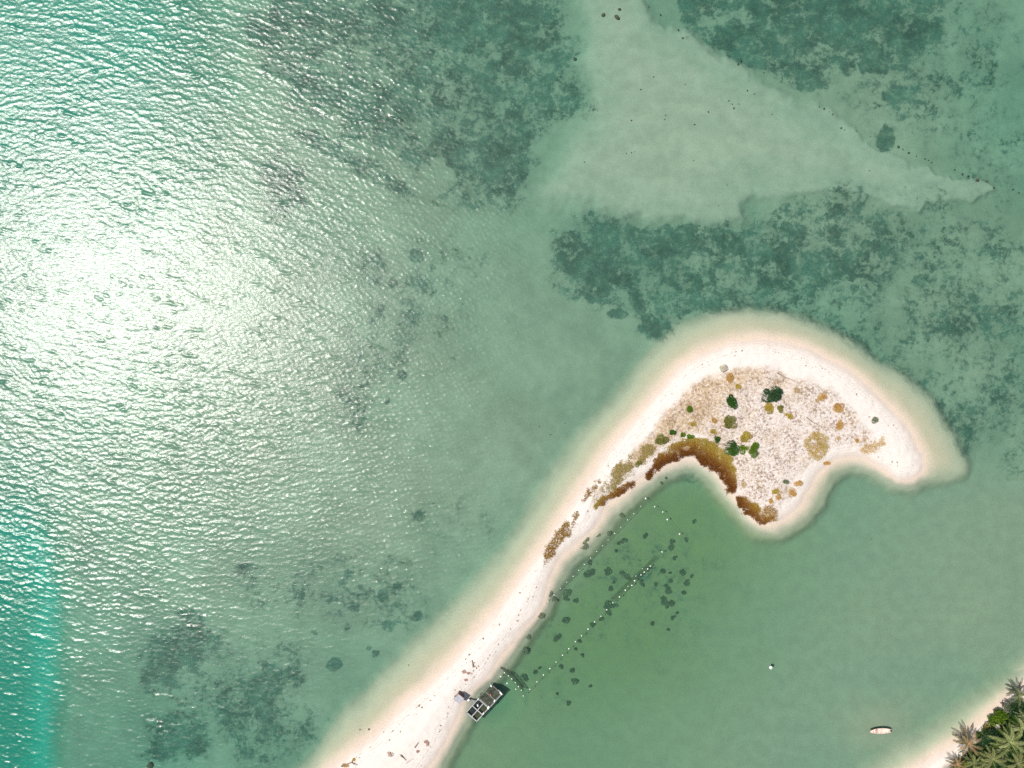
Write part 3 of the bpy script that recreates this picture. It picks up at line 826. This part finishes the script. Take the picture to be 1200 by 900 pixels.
# ------------------------------------------------------------------ driftwood and heaps of weed on the sandbar
M_WOOD = plain('grey_driftwood', (.24, .17, .125), .9, .35, 6)
def driftwood(pts, r, label, fork=None):
    z = zat(*pts[0])
    o3 = P(*pts[0], z)
    mb = MB()
    P3 = [P(u, v, zat(u, v) + r * .6) - o3 for u, v in pts]
    mb.tube(P3, [r * (1 - .6 * i / (len(P3) - 1)) for i in range(len(P3))], 7)
    if fork:
        b0 = P3[len(P3) // 2]; e = P(*fork, zat(*fork) + .25) - o3
        mb.tube((b0, (b0 + e) / 2 + Vector((0, 0, .1)), e), (r * .6, r * .45, r * .2), 6)
    o = mb.build('driftwood', M_WOOD, None, o3, True)
    return tag(o, label, 'driftwood')
driftwood([(554.5,781.5),(554,778),(553,773.5)], .22, 'upright brown driftwood piece above the litter behind the hut', (556, 776))
driftwood([(470,885.5),(473,888),(476,891)], .2, 'short slanting driftwood stick on the lower dry sand', (468.5, 884))
driftwood([(476.5,894.5),(480,891.5),(484,889)], .07, 'thin straight stick near the lagoon side of the lower spit')
driftwood([(400,898),(406,896),(412,893.5),(414,889)], .2, 'forked brown branch washed up at the western foot of the spit', (418, 897))
driftwood([(911,437),(918,441),(926,444.5),(933.5,447)], .10, 'long thin driftwood pole along the upper edge of the dunes')
driftwood([(945,489),(953,495),(963,500),(972,501.5)], .10, 'curved dark runner branch leading to the narrow orange clump')
driftwood([(486,876),(489,872),(490.5,870)], .16, 'short dark driftwood piece high on the lower spit')
M_WEED = [leafy('pink_brown_weed', [(.30, .17, .14), (.42, .28, .23), (.5, .38, .3)], 0), leafy('golden_weed', [(.30, .17, .03), (.45, .28, .06), (.25, .16, .06)], 0)]
for u, v, rx, ry, mi, lab in ((457.5,883.5,4.4,3,0,'flat pinkish brown heap of weed on the lower dry sand'), (498.5,869,2.4,2.2,0,'small reddish weed heap near the lagoon side of the spit'), (501,871.5,2,2.6,0,'second reddish weed heap just below the small one'),
                               (490,880.5,2,1.6,0,'little pinkish weed heap below the other spit heaps'), (405,897,5,2.4,1,'golden brown weed heap tangled with the forked branch'), (414.5,890.5,2.4,2.6,1,'small golden weed heap above the forked branch'),
                               (543.5,787,3,2.4,0,'brownish weed heap closest behind the hut'), (549,789,2.2,1.8,0,'small weed heap right of the one behind the hut'), (546,796.5,2.4,1.2,0,'lowest flat weed scrap above the hut')):
    z = zat(u, v)
    o = mesh_obj('weed_heap', bush_mesh('weed_heap', M_WEED[mi], rx * PX, ry * PX, .22, 170, 5, .2, int(u * 7)), None, P(u, v, z))
    tag(o, lab, 'weed heap', 'weed heaps on the spit')

# ------------------------------------------------------------------ seaweed clumps on the lagoon bed
M_KELP = leafy('dark_seaweed', [(.068, .082, .050), (.10, .118, .070), (.14, .155, .09)], 0)
kelp = [bush_mesh('seaweed_clump', M_KELP, 1.05, 1.05, .8, 270, 5, .36, 300 + i, .35, .8) for i in range(9)]
CL = [(728,604,4),(713.8,625,3),(702,627.5,3),(686.7,633,5),(683.7,641,5),(730.8,633.3,3.5),(725,637,2),(756,627.5,3.5),(722,645,2),(814,611,3),(803.7,632,2.5),(784,641,4),(788,635,3),(791,653,3),(690.8,659,3),(688,671,4.5),(694,670,3.5),(711.7,669,3.5),(729.5,672.5,4),(735,676,4),(720,682.5,2),(716,689,3),(751,681.5,3),(753,685,2.5),(775.8,670,4),(785,671,1.5),(800,670,3),(811,675,2.5),(768,684.5,2.5),(784.7,681.7,3),(783.7,691,4.5),(780,687,2.5),(804.5,682.5,4),(801,695,3),(778,704,5),(786.7,706,3.5),(781,711,2),(664,695,4.5),(663,700,4),(674,703,3),(650,702.5,3.5),(644.7,696,3),(664,727.5,4.5),(653,747,4.5),(711,709,4.5),(720.5,710,4),(713,717.5,3),(706,726,3),(695,732,3.5),(789,723,3),(793,718,2),(765,731,2.5),(783,737.5,2),(633,720,4),(614.5,762.5,4.5),(619,746,3),(679,752.5,3),(674,759.7,2),(682.5,768,2.5),(657.5,781,3),(671,786,3.5),(615,793.7,4),(627,786.7,2),(633,782.5,2),(674,798,3.5),(692.5,804.5,2),(665.5,824,2.5),(653,813,2),(775,566,2.2),(781,546+14,2)]
for i, (u, v, r) in enumerate(CL):
    z = zat(u, v)
    o = mesh_obj('seaweed_clump', kelp[i % 9], None, P(u, v, z))
    s = r * PX * .92
    o.scale = (s * random.uniform(.8, 1.2), s * random.uniform(.8, 1.2), min(.4, max(.05, -z * .28)))
    o.rotation_euler = (0, 0, random.uniform(0, 6.28))
    tag(o, 'dark round seaweed clump on the green bed of the lagoon', 'seaweed clump', 'seaweed clumps on the lagoon bed')

# ------------------------------------------------------------------ floats, float lines and nets
M_WHITE = plain('white_plastic', (.78, .76, .70), .45, .08, 4, .4)
M_ROPE = plain('dark_rope', (.05, .06, .04), .9, .3, 9)
def netting(name, lo, hi):       # open meshes: part of it is holes
  _m, _t, _o = new_mat(name)
  _d = _t.n('ShaderNodeBsdfDiffuse'); _d.inputs[0].default_value = (.020, .024, .012, 1)
  _tr = _t.n('ShaderNodeBsdfTransparent')
  _mx = _t.n('ShaderNodeMixShader')
  _t.set(_mx.inputs[0], _t.ss(_t.noise(_t.n('ShaderNodeTexCoord').outputs['Object'], 9.0, 2), .40, .60, lo, hi))
  _t.set(_mx.inputs[1], _tr.outputs[0]); _t.set(_mx.inputs[2], _d.outputs[0]); _t.set(_o.inputs[0], _mx.outputs[0])
  return _m
def float_meshes():
    mb = MB()          # spindle-shaped float with its eye at each end
    prof = [(-.30, .03), (-.25, .06), (-.20, .15), (-.08, .22), (.08, .22), (.20, .15), (.25, .06), (.30, .03)]
    mb.tube([(x, 0, 0) for x, r in prof], [r for x, r in prof], 10)
    return mb.mesh('float', M_WHITE, True)
fm = float_meshes()
def floats(pts, label, group, scale=1.0, jit=.15):
    for u, v in pts:
        o = mesh_obj('float', fm, None, P(u, v, .03))
        s = scale * .5 * random.uniform(1 - jit, 1 + jit)
        o.scale = (s, s, s); o.rotation_euler = (0, 0, random.uniform(0, 3.14))
        tag(o, label, 'float', group)
A_ = [(750.8,593.3),(742.8,602),(735.5,609.2),(727.5,617.8),(720.3,625),(712.7,632.7),(706.2,639.5),(699.3,646.3),(692.2,654),(684.7,661.3),(678.3,668.3),(671.7,675.2),(664.3,682.2),(656.7,689.5),(649.3,697.2),(642.3,704.7)]
B_ = [(756.7,584.2),(767.2,593.8),(776.7,600),(782,608.8),(796.3,625.8)]
C1 = [(775.8,646.7),(762.2,663.5),(759,666.7),(755,670.5),(751.2,673.7),(743.7,680.5),(740.5,686),(732.8,691.7),(726,699.5),(718.3,706.3)]
C2 = [(711,714.5),(704.3,722.2),(696.8,728.8),(689.2,737.2),(681.5,745),(674.3,752),(666.6,760.2),(659.3,767.8),(651.6,775.8),(644.5,783.5),(636.9,791),(629.3,799),(621,807.7),(613.2,815.5)]
C3 = [(752.7,666.5),(745.2,675),(736,687)]
D_ = [(591.2,788.3),(595.9,792),(599.8,795.5),(604,799.9),(607.7,804.5),(611,808.9)]
E_ = [(586.8,792.8),(594.3,800.8),(604.5,807.7)]
floats(A_, 'small white float on the line nearest the sandbar shore', 'floats on the line nearest the sandbar', .85)
floats(B_, 'white float on the short line across the mouth of the cove', 'floats on the line at the cove mouth', 1.3)
floats(C1, 'white float along the long dark net in the lagoon', 'floats along the long net', 1.2)
floats(C2, 'white float on the line between the long net and the raft', 'floats between the long net and the raft', 1.15)
floats(C3, 'faint white float just beside the long dark net', 'floats beside the long net', .8)
floats(D_, 'small white float strung along the short net by the raft', 'floats along the short net', 1.05)
floats(E_, 'white float drifting between the short net and the raft', 'floats between the short net and the raft', 1.2)
def line(pts, label, r=.022):
    o3 = P(*pts[0], 0)
    Q = []
    for (a, b), (c, d) in zip(pts, pts[1:]):
        for k in range(3):
            f = k / 3
            Q.append(P(a + (c - a) * f, b + (d - b) * f, -.06) - o3)
    Q.append(P(*pts[-1], -.06) - o3)
    mb = MB(); mb.tube(Q, r, 5)
    tag(mb.build('float_line', M_ROPE, None, o3), label, 'rope')
line(A_, 'thin dark rope linking the floats nearest the sandbar', .024)
line(B_, 'thin dark rope of the short float line at the cove mouth')
line(C2, 'thin dark rope linking the floats from long net to raft')
def net(pts, top, label, thick=.16, lean=0.0, mat=None):
    o3 = P(*pts[0], 0)
    mb = MB()
    L, Rr = [], []
    for i, (u, v) in enumerate(pts):
        z = zat(u, v)
        p = P(u, v, 0) - o3
        q = P(*pts[min(i + 1, len(pts) - 1)], 0) - P(*pts[max(i - 1, 0)], 0)
        nrm = Vector((-q.y, q.x, 0)).normalized() * thick / 2
        sag = Vector((nrm.x, nrm.y, 0)).normalized() * lean
        L.append((p + nrm + Vector((0, 0, top)), p - nrm + Vector((0, 0, top)), p - nrm + sag + Vector((0, 0, z)), p + nrm + sag + Vector((0, 0, z))))
    for a, b in zip(L, L[1:]):
        for k in range(4):
            mb.face((a[k], a[(k + 1) % 4], b[(k + 1) % 4], b[k]))
    mb.face(L[0]); mb.face(L[-1][::-1])
    tag(mb.build('net_wall', mat, None, o3), label, 'net')
net([(717.5,705),(724,699),(731,691.5),(738,685),(745,678.5),(752,672),(759,665.5),(765,659.5),(770,654)], -.06, 'long straight dark net wall standing in the lagoon', .16, .10, netting('sparse_net', .04, .20))
line(C1[1:], 'dark head rope running through the floats of the long net', .05)
net([(586.5,782.5),(592,787),(598,791.8),(603,797.5),(608,804),(613,810.5)], -.02, 'short curved dark net wall running out from the sandbar', .3, .06, netting('dense_net', .15, .5))
# lone buoy
bu = empty('buoy', P(903.3, 782.3, 0))
mb = MB()
prof = [(-.3, .05), (-.26, .2), (-.1, .36), (.1, .38), (.26, .27), (.33, .12), (.36, .05)]
mb.tube([(0, 0, z) for z, r in prof], [r for z, r in prof], 14)
mb.build('ball', M_WHITE, bu, None, True)
mb = MB(); mb.tube([(0, 0, .34), (0, 0, .46)], .05, 8); mb.build('eye', M_ROPE, bu)
tag(bu, 'lone white mooring buoy in the middle of the lagoon', 'buoy')

# ------------------------------------------------------------------ fish raft
M_PIPE = plain('weathered_white_frame', (.36, .355, .34), .6, .18, 3)
M_PIPE2 = plain('grey_frame', (.17, .17, .14), .8, .3, 3)
M_TARP = plain('dark_shade_net', (.045, .052, .034), .9, .45, 1.3)
M_NETA = plain('black_pen_net', (.022, .026, .018), .95, .4, 2)
M_NETB = plain('olive_pen_net', (.055, .058, .022), .95, .4, 2)
M_RUST = plain('rusty_float', (.30, .12, .07), .8, .3, 4)
org = P(558.8, 844.9, 0)
ang = math.atan2(32.3, 28.6)
raft = empty('fish_raft', org, ang)
tag(raft, 'floating fish raft with four white framed pens and two dark netted pens', 'fish raft')
LX, LY = 4.20, 3.22
XS = (0, 2.05, 4.20); YS = (0, 1.62, 3.22)
mb = MB()
for x in XS: mb.box((x, LY / 2, .16), (.2, LY + .2, .14))
for y in YS:
    for a, b in zip(XS, XS[1:]): mb.box(((a + b) / 2, y, .155), (b - a - .202, .18, .13))
mb.build('pen_frame', M_PIPE, raft)
for i, (a, b) in enumerate(zip(XS, XS[1:])):
    for j, (c, d) in enumerate(zip(YS, YS[1:])):
        mb = MB()         # open net bag: four sagging walls and a floor
        x0, x1, y0, y1 = a + .14, b - .14, c + .13, d - .13
        top = [(x0, y0, .10), (x1, y0, .10), (x1, y1, .10), (x0, y1, .10)]
        bot = [(x0 + .15, y0 + .15, -.55), (x1 - .15, y0 + .15, -.55), (x1 - .15, y1 - .15, -.55), (x0 + .15, y1 - .15, -.55)]
        for k in range(4): mb.face((top[k], top[(k + 1) % 4], bot[(k + 1) % 4], bot[k]))
        mb.face(bot)
        mb.build('pen_net', M_NETB if j == 0 else M_NETA, raft)
# second module
X2 = (4.46, 6.55, 8.72)
mb = MB()
for x in X2: mb.box((x, LY / 2, .14), (.16, LY + .1, .12))
for y in (0, LY):
    for a, b in zip(X2, X2[1:]): mb.box(((a + b) / 2, y, .135), (b - a - .162, .14, .11))
mb.build('dark_frame', M_PIPE2, raft)
for a, b in zip(X2, X2[1:]):
    mb = MB()
    nx, ny = 7, 9
    rs = random.Random(int(a * 10))
    grid = [[Vector((a + .09 + (b - a - .18) * i / nx, .08 + (LY - .16) * j / ny, .09 - .16 * math.sin(math.pi * i / nx) * math.sin(math.pi * j / ny) + rs.uniform(-.02, .02))) for i in range(nx + 1)] for j in range(ny + 1)]
    for j in range(ny):
        for i in range(nx): mb.face((grid[j][i], grid[j][i + 1], grid[j + 1][i + 1], grid[j + 1][i]))
    mb.build('shade_net', M_TARP, raft)
mb = MB()
for y in (-.02,): mb.box((6.6, y - .14, .20), (4.3, .10, .08))
mb.box((8.86, .55, .20), (.12, 1.1, .08))
mb.build('white_rail', M_PIPE, raft)
def drum(x, y, rz, m=M_WHITE, L=.55, r=.2, name='drum'):
    mb = MB()
    d = Vector((math.cos(rz), math.sin(rz), 0))
    prof = [(-.5, .8), (-.46, 1), (-.17, 1), (-.15, 1.06), (-.12, 1), (.12, 1), (.15, 1.06), (.17, 1), (.46, 1), (.5, .8)]
    mb.tube([Vector((x, y, .33)) + d * L * a for a, b in prof], [r * b for a, b in prof], 12)
    mb.build(name, m, raft, None, True)
drum(8.55, 3.05, .9); drum(8.72, .12, 1.5, L=.8); drum(6.45, .10, 0.3); drum(4.3, .12, .2, L=.7, r=.24); drum(2.5, .10, .0, L=.5, r=.16)
drum(4.2, 3.2, .4, L=.4, r=.18); drum(3.0, 2.35, .9, L=.5, r=.17)
drum(6.9, 1.7, .6, M_RUST, .5, .16)
mb = MB()
for x, y in ((0, 0), (0, LY), (4.2, LY), (8.72, LY), (4.9, 3.35), (5.25, 3.45)):
    mb.tube([(x, y, -1.2), (x, y, .75)], .06, 7)
mb.build('mooring_posts', M_PIPE2, raft)

# gangplank
g0 = P(546.5, 819.5, zat(546.5, 819.5)); g1 = P(557, 822, .24)
gz = g1 - g0
gp = empty('gangplank', g0, math.atan2(gz.y, gz.x))
tag(gp, 'narrow grey plank walkway from the hut to the fish raft', 'walkway')
Lg = math.hypot(gz.x, gz.y)
mb = MB()
for k in range(7):
    mb.box((Lg * (k + .5) / 7, 0, .12 + (gz.z) * (k + .5) / 7), (Lg / 7 - .03, .55, .04))
mb.build('deck', plain('grey_planks', (.22, .21, .20), .85, .35, 5), gp)
mb = MB()
for s in (-.2, .2): mb.tube([(0, s, .05), (Lg, s, .05 + gz.z)], .045, 6)
mb.build('beam', M_PIPE2, gp)
cr = empty('crate', P(549, 819.8, .30), R(35))
tag(cr, 'small blue grey crate standing on the plank walkway', 'crate')
mb = MB(); mb.box((0, 0, .03), (.6, .45, .05))
for s in (-1, 1):
    mb.box((.29 * s, 0, .2), (.03, .45, .28)); mb.box((0, .215 * s, .2), (.54, .03, .28))
mb.build('bin', plain('blue_grey_plastic', (.20, .23, .33), .5, .15, 3), cr)
mb = MB(); mb.box((0, 0, .30), (.5, .36, .08)); mb.build('contents', M_WHITE, cr)

# hut
zh = zat(541, 815)
HZ = 2.1
hc = P(537.6, 819.3, zh + HZ); hc.z = zh
hut = empty('beach_hut', hc, math.atan2(32.3, 28.6))
tag(hut, 'small open hut with a pale grey sheet roof on the sandbar', 'hut')
W2, D2 = 1.75, 1.75
mb = MB()
N = 14
prev = None
for k in range(N + 1):
    x = -W2 / 2 + W2 * k / N
    zc = HZ + .03 * math.sin(k * math.pi) + (.03 if k % 2 else -.03)
    row = (Vector((x, -D2 / 2, zc - .10)), Vector((x, D2 / 2, zc + .12)), Vector((x, D2 / 2, zc + .09)), Vector((x, -D2 / 2, zc - .13)))
    if prev:
        for a in range(4): mb.face((prev[a], prev[(a + 1) % 4], row[(a + 1) % 4], row[a]))
    prev = row
mb.build('roof', plain('pale_grey_sheet', (.40, .39, .41), .5, .12, 1.2), hut)
mb = MB()
rs = random.Random(2)
for k in range(8):
    y = -.78 + .2 * k
    mb.box((.76, y, 1.0), (.05, .185, 1.95))
mb.build('plank_wall', plain('red_brown_planks', (.16, .075, .06), .8, .4, 3), hut)
for sx in (-1, 1):
    for sy in (-1, 1):
        mb = MB(); mb.tube([(.7 * sx, .8 * sy, -.3), (.7 * sx, .8 * sy, HZ - .12)], .05, 7)
        mb.build('post', M_WOOD, hut)
mb = MB(); mb.box((-.1, 0, .6), (1.3, 1.5, .06)); mb.build('floor', M_WOOD, hut)

# ------------------------------------------------------------------ boat
boat = empty('rowing_boat', P(1031.3, 856.0, 0), R(2.5))
boat.scale = (.95, .86, .68)
tag(boat, 'narrow pale pink wooden boat with a dark stern afloat off the palm beach', 'boat')
M_HULL = plain('pale_pink_paint', (.70, .55, .46), .6, .14, 2)
M_INN = plain('pink_inside', (.66, .50, .43), .7, .2, 3)
M_HDARK = plain('dark_hull_paint', (.035, .035, .03), .5, .3, 2)
st = [(-2.65, .10, .62, .30), (-2.25, .30, .52, .05), (-1.5, .52, .44, -.12), (-.5, .66, .40, -.18), (.6, .68, .40, -.18), (1.5, .58, .43, -.14), (2.1, .42, .48, -.08), (2.45, .30, .52, .02)]
def hull(off, name, mat, inner=False):
    mb = MB()
    rings = []
    for x, w, ztop, zb in st:
        w2 = max(w - off, .03); zb2 = zb + (.05 if inner else 0)
        r = []
        for k in range(9):
            a = math.pi * k / 8
            y = -w2 * math.cos(a)
            yy = math.copysign(abs(math.cos(a)) ** .6, -math.cos(a)) * w2
            z = ztop - (ztop - zb2) * math.sin(a) ** .7
            r.append(Vector((x, yy, z)))
        rings.append(r)
    for a, b in zip(rings, rings[1:]):
        for k in range(8): mb.face((a[k], a[k + 1], b[k + 1], b[k]))
    mb.face(rings[0]); mb.face(rings[-1][::-1])
    return mb.build(name, mat, boat)
hull(0, 'hull', M_HDARK)
hull(.05, 'inside', M_INN, True)
for s in (-1, 1):
    mb = MB(); mb.tube([(x, s * w, zt + .02) for x, w, zt, zb in st], .06, 6); mb.build('gunwale', M_HULL, boat)
for x, w in ((-1.5, .46), (-.35, .6), (.85, .6), (1.75, .46)):
    mb = MB(); mb.box((x, 0, .30), (.34, w * 1.9, .05)); mb.build('thwart', M_HULL, boat)
mb = MB(); mb.face(((-2.6, -.1, .60), (-1.9, -.4, .49), (-1.9, .4, .49), (-2.6, .1, .60))); mb.face(((-2.6, -.1, .57), (-2.6, .1, .57), (-1.9, .4, .46), (-1.9, -.4, .46)))
mb.build('foredeck', M_HULL, boat)
mb = MB(); mb.box((2.52, 0, .62), (.34, .26, .34)); mb.tube([(2.6, 0, .5), (2.68, 0, -.45)], .07, 7); mb.tube([(2.35, 0, .72), (1.9, .08, .78)], .03, 6)
mb.build('outboard_motor', M_HDARK, boat)
mb = MB(); mb.tube([(.3, .2, .1), (.3, .72, 1.15)], .05, 6); mb.build('pole', M_WHITE, boat)
mb = MB(); mb.box((-.9, .05, .18), (.5, .55, .3)); mb.build('bundle', plain('red_cloth', (.50, .27, .24), .8, .2, 4), boat)

# ------------------------------------------------------------------ mainland trees
M_PTRUNK = plain('palm_trunk', (.22, .18, .14), .9, .3, 5)
PALM_M = {
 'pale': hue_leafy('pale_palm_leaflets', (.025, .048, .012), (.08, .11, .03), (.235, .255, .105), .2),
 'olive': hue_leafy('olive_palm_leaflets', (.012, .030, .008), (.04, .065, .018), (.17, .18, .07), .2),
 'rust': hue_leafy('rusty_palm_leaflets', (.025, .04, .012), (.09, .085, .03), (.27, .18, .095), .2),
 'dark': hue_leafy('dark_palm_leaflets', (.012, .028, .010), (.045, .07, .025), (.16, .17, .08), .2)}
def palm(u, v, z, r_px, kind, label, nf=19, seed=0, lean=(0, 0)):
    rd = random.Random(seed)
    c = P(u, v, z)
    base_u = 600 + c.x / PX + lean[0]; base_v = 450 - c.y / PX + lean[1]
    zb = zat(base_u, base_v)
    b = Vector(((base_u - 600) * PX, (450 - base_v) * PX, zb))
    t_ = empty('palm_tree', b)
    tag(t_, label, 'palm tree', 'palms on the mainland shore')
    c = c - b
    mid = Vector((c.x * .35, c.y * .35, c.z * .55))
    mb = MB()
    pts = [Vector((0, 0, -.3)), Vector((c.x * .1, c.y * .1, c.z * .25)), mid, Vector((c.x * .7, c.y * .7, c.z * .82)), c]
    mb.tube(pts, [.24, .17, .15, .13, .12], 9)
    mb.build('trunk', M_PTRUNK, t_, None, True)
    mb = MB()
    Rr = r_px * PX * 1.12
    nf = int(nf * 1.0)
    for i in range(nf):
        az = 2 * math.pi * i / nf * 2.618 + rd.uniform(-.25, .25)
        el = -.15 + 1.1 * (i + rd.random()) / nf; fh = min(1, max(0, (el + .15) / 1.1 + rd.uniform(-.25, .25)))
        Ln = Rr * rd.uniform(.85, 1.15)
        p = c.copy(); d = Vector((math.cos(az) * math.cos(el), math.sin(az) * math.cos(el), math.sin(el)))
        nseg = 16
        spine = [p.copy()]
        for k in range(nseg):
            d = (d + Vector((0, 0, -.055 - .004 * k))).normalized()
            p = p + d * Ln * 1.12 / nseg
            spine.append(p.copy())
        side = Vector((-math.sin(az), math.cos(az), 0))
        twist = rd.uniform(-.3, .3)
        for k in range(nseg):
            w = .06 * (1 - k / nseg) + .02
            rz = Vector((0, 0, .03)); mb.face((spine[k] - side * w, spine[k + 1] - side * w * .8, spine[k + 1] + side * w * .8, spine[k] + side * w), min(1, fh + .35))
        for k in range(2, nseg + 1):
            f = k / nseg
            ll = Ln * .21 * (math.sin(math.pi * min(1, f * .85 + .12)) ** .6) * rd.uniform(.8, 1.1)
            tdir = (spine[k] - spine[k - 1]).normalized()
            for s in (-1, 1):
                for h in (0,):
                    q = spine[k - 1].lerp(spine[k], h)
                    ld = (tdir * 1.0 + side * s + Vector((0, 0, -.28 + twist * s + rd.uniform(-.1, .1)))).normalized()
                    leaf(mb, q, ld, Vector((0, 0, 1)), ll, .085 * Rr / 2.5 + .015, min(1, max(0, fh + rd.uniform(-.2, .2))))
    mb.build('crown', PALM_M[kind], t_)

def tree(u, v, r_px, z, mat, label, seed, lobes=9, leafL=.32, name='broadleaf_tree'):
    c = P(u, v, z)
    bu_, bv_ = 600 + c.x / PX, 450 - c.y / PX
    zb = zat(bu_, bv_)
    h = max(z - zb, .8)
    t_ = empty(name, (c.x, c.y, zb))
    tag(t_, label, 'tree' if name == 'broadleaf_tree' else 'shrub', 'broadleaf trees and shrubs on the mainland shore')
    rr = r_px * PX
    if name == 'broadleaf_tree':
        mb = MB(); mb.tube([(0, 0, -.3), (.1, .05, h * .4), (0, 0, h * .8)], [.2, .16, .08], 8)
        rd = random.Random(seed)
        for k in range(6):
            a = k * 1.05 + rd.uniform(-.3, .3)
            mb.tube([(.05, .02, h * .5), (rr * .35 * math.cos(a), rr * .35 * math.sin(a), h * .72), (rr * .7 * math.cos(a), rr * .7 * math.sin(a), h * .86)], [.08, .05, .02], 6)
        mb.build('trunk', M_BARK, t_, None, True)
        cm = bush_mesh('crown', mat, rr * 1.2, rr * 1.2, rr * 1.4, int(500 + rr * rr * 330), lobes, leafL, seed)
        mesh_obj('crown', cm, t_, (0, 0, h - rr * .9))
    else:
        mesh_obj('stem', stems_mesh('stem', M_BARK, rr, rr, h, 7, seed), t_)
        mesh_obj('crown', bush_mesh('crown', mat, rr * 1.2, rr * 1.2, h * 1.1, int(350 + rr * rr * 330), lobes, leafL, seed), t_)

palm(1134, 871, 4.6, 14, 'rust', 'rust tipped palm leaning out over the beach', 20, 1, (6, 5))
palm(1183, 869, 6.5, 18, 'pale', 'large pale fronded palm in the middle of the mainland trees', 22, 2, (2, 3))
palm(1194, 815, 4.6, 12, 'dark', 'dark palm at the right edge where the beach meets the trees', 18, 3, (4, 3))
palm(1121, 895, 2.6, 9.5, 'rust', 'low reddish palm at the bottom edge, nearest the water', 16, 4, (4, 3))
palm(1162, 889, 5.5, 15, 'olive', 'olive feathery palm at the bottom edge below the dark tree', 22, 5, (3, 3))
palm(1141, 893, 4.5, 11, 'olive', 'smaller olive palm at the bottom edge beside the rust tipped palm', 18, 6, (3, 3))
palm(1197, 852, 6, 13, 'pale', 'pale palm with long straight fronds at the right edge', 18, 7, (4, 2))
palm(1192, 894, 5.5, 15, 'olive', 'olive palm in the bottom right corner of the photo', 20, 8, (3, 3))
tree(1162, 868, 11, 4.2, G_DARK, 'dark green round tree between the rust tipped and the large pale palm', 41, 10)
tree(1198, 833, 12, 5, G_DARK, 'dark grey green tree at the right edge above the long fronded palm', 42, 10)
tree(1184, 831, 7, 3.2, G_GREY, 'dull grey green small tree behind the upper beach', 43, 8)
tree(1177, 842, 10, 3.4, G_LIME, 'broad bright green shrub at the head of the mainland beach', 44, 9, .34, 'shore_shrub')
tree(1167, 848, 7.5, 2.4, G_LIME, 'mid sized bright green shrub left of the broad one', 45, 6, .3, 'shore_shrub')
tree(1160, 854, 6, 1.8, G_OLIVE, 'yellow olive shrub below the bright green shrubs on the beach edge', 46, 6, .28, 'shore_shrub')
tree(1147.5, 863, 4, 1.2, G_DEEP, 'small deep green shrub alone on the beach left of the others', 47, 5, .26, 'shore_shrub')
tree(1153, 860, 4, 1.1, G_LIME, 'low lime shrub right beside the small deep green one', 48, 5, .26, 'shore_shrub')
tree(1172, 838, 4, 1.6, G_GREY, 'small grey green shrub on the upper edge of the broad bright one', 49, 5, .26, 'shore_shrub')
tree(1148, 882, 8, 3, G_DARK, 'dark shaded tree under the rust tipped and olive palms', 50, 8)
tree(1181, 886, 10, 4, G_DARK, 'dark shaded tree below the large pale palm', 51, 9)
tree(1203, 873, 10, 5, G_DARK, 'dark tree at the right edge beside the large pale palm', 52, 9)
tree(1130, 897, 7, 2.4, G_OLIVE, 'olive shrubby tree at the bottom edge between low palms', 53, 7)
palm(1151, 896, 5, 10, 'olive', 'small olive palm wedged between two others at the bottom edge', 18, 9, (2, 3))
palm(1173, 879, 5, 9, 'dark', 'small dark palm just below left of the large pale palm', 18, 10, (2, 2))
palm(1198, 838, 5.5, 9, 'dark', 'small dark palm at the right edge above the long fronded palm', 18, 11, (2, 2))
tree(1153, 872, 6, 3.2, G_DARK, 'small dark tree right beside the crown of the rust tipped palm', 54, 8)
tree(1190, 845, 7, 3.4, G_DEEP, 'deep green leafy tree right of the broad bright green shrub', 55, 9)
tree(1170, 897, 8, 3.0, G_DARK, 'dark low tree at the bottom edge right of the feathery olive palm', 56, 8)
under = MB()
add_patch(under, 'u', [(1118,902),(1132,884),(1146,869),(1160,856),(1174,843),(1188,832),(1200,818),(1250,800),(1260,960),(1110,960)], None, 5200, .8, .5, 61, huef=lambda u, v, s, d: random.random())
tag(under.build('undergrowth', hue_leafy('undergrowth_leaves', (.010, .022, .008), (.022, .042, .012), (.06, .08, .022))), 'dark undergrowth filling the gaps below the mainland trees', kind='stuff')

# ------------------------------------------------------------------ light, sky, camera
GL = P(138, 342, 0)
sdir = Vector((GL.x, GL.y, H)).normalized()
sun = bpy.data.lights.new('sun', 'SUN'); sun.energy = 4.0; sun.angle = R(0.53); sun.color = (1.0, 0.948, 0.875)
so = bpy.data.objects.new('sun', sun); C.objects.link(so)
so.rotation_euler = sdir.to_track_quat('Z', 'Y').to_euler()
so.location = sdir * 300
w = bpy.data.worlds.new('World'); bpy.context.scene.world = w; w.use_nodes = True
nt = w.node_tree
bg = nt.nodes['Background']
sky = nt.nodes.new('ShaderNodeTexSky'); sky.sky_type = 'NISHITA'; sky.sun_disc = False
sky.sun_elevation = math.asin(sdir.z); sky.sun_rotation = math.atan2(sdir.x, sdir.y)
sky.air_density = 1.0; sky.dust_density = 2.0; sky.ozone_density = 1.0
nt.links.new(sky.outputs[0], bg.inputs[0]); bg.inputs[1].default_value = 0.10

cam = bpy.data.cameras.new('camera')
cam.sensor_fit = 'HORIZONTAL'; cam.sensor_width = 36.0
cam.lens = 36.0 * H / (1200 * PX)
cam.clip_start = 0.5; cam.clip_end = 12000
co = bpy.data.objects.new('camera', cam); C.objects.link(co)
co.location = (0, 0, H); co.rotation_euler = (0, 0, 0)
sc = bpy.context.scene
sc.camera = co
sc.view_settings.view_transform = 'Standard'; sc.view_settings.look = 'None'
sc.view_settings.exposure = 0.38; sc.view_settings.gamma = 1.0
sc.view_settings.use_curve_mapping = False
sc.render.engine = 'CYCLES'
sc.cycles.transparent_max_bounces = 16
sc.cycles.max_bounces = 5
sc.cycles.use_denoising = False
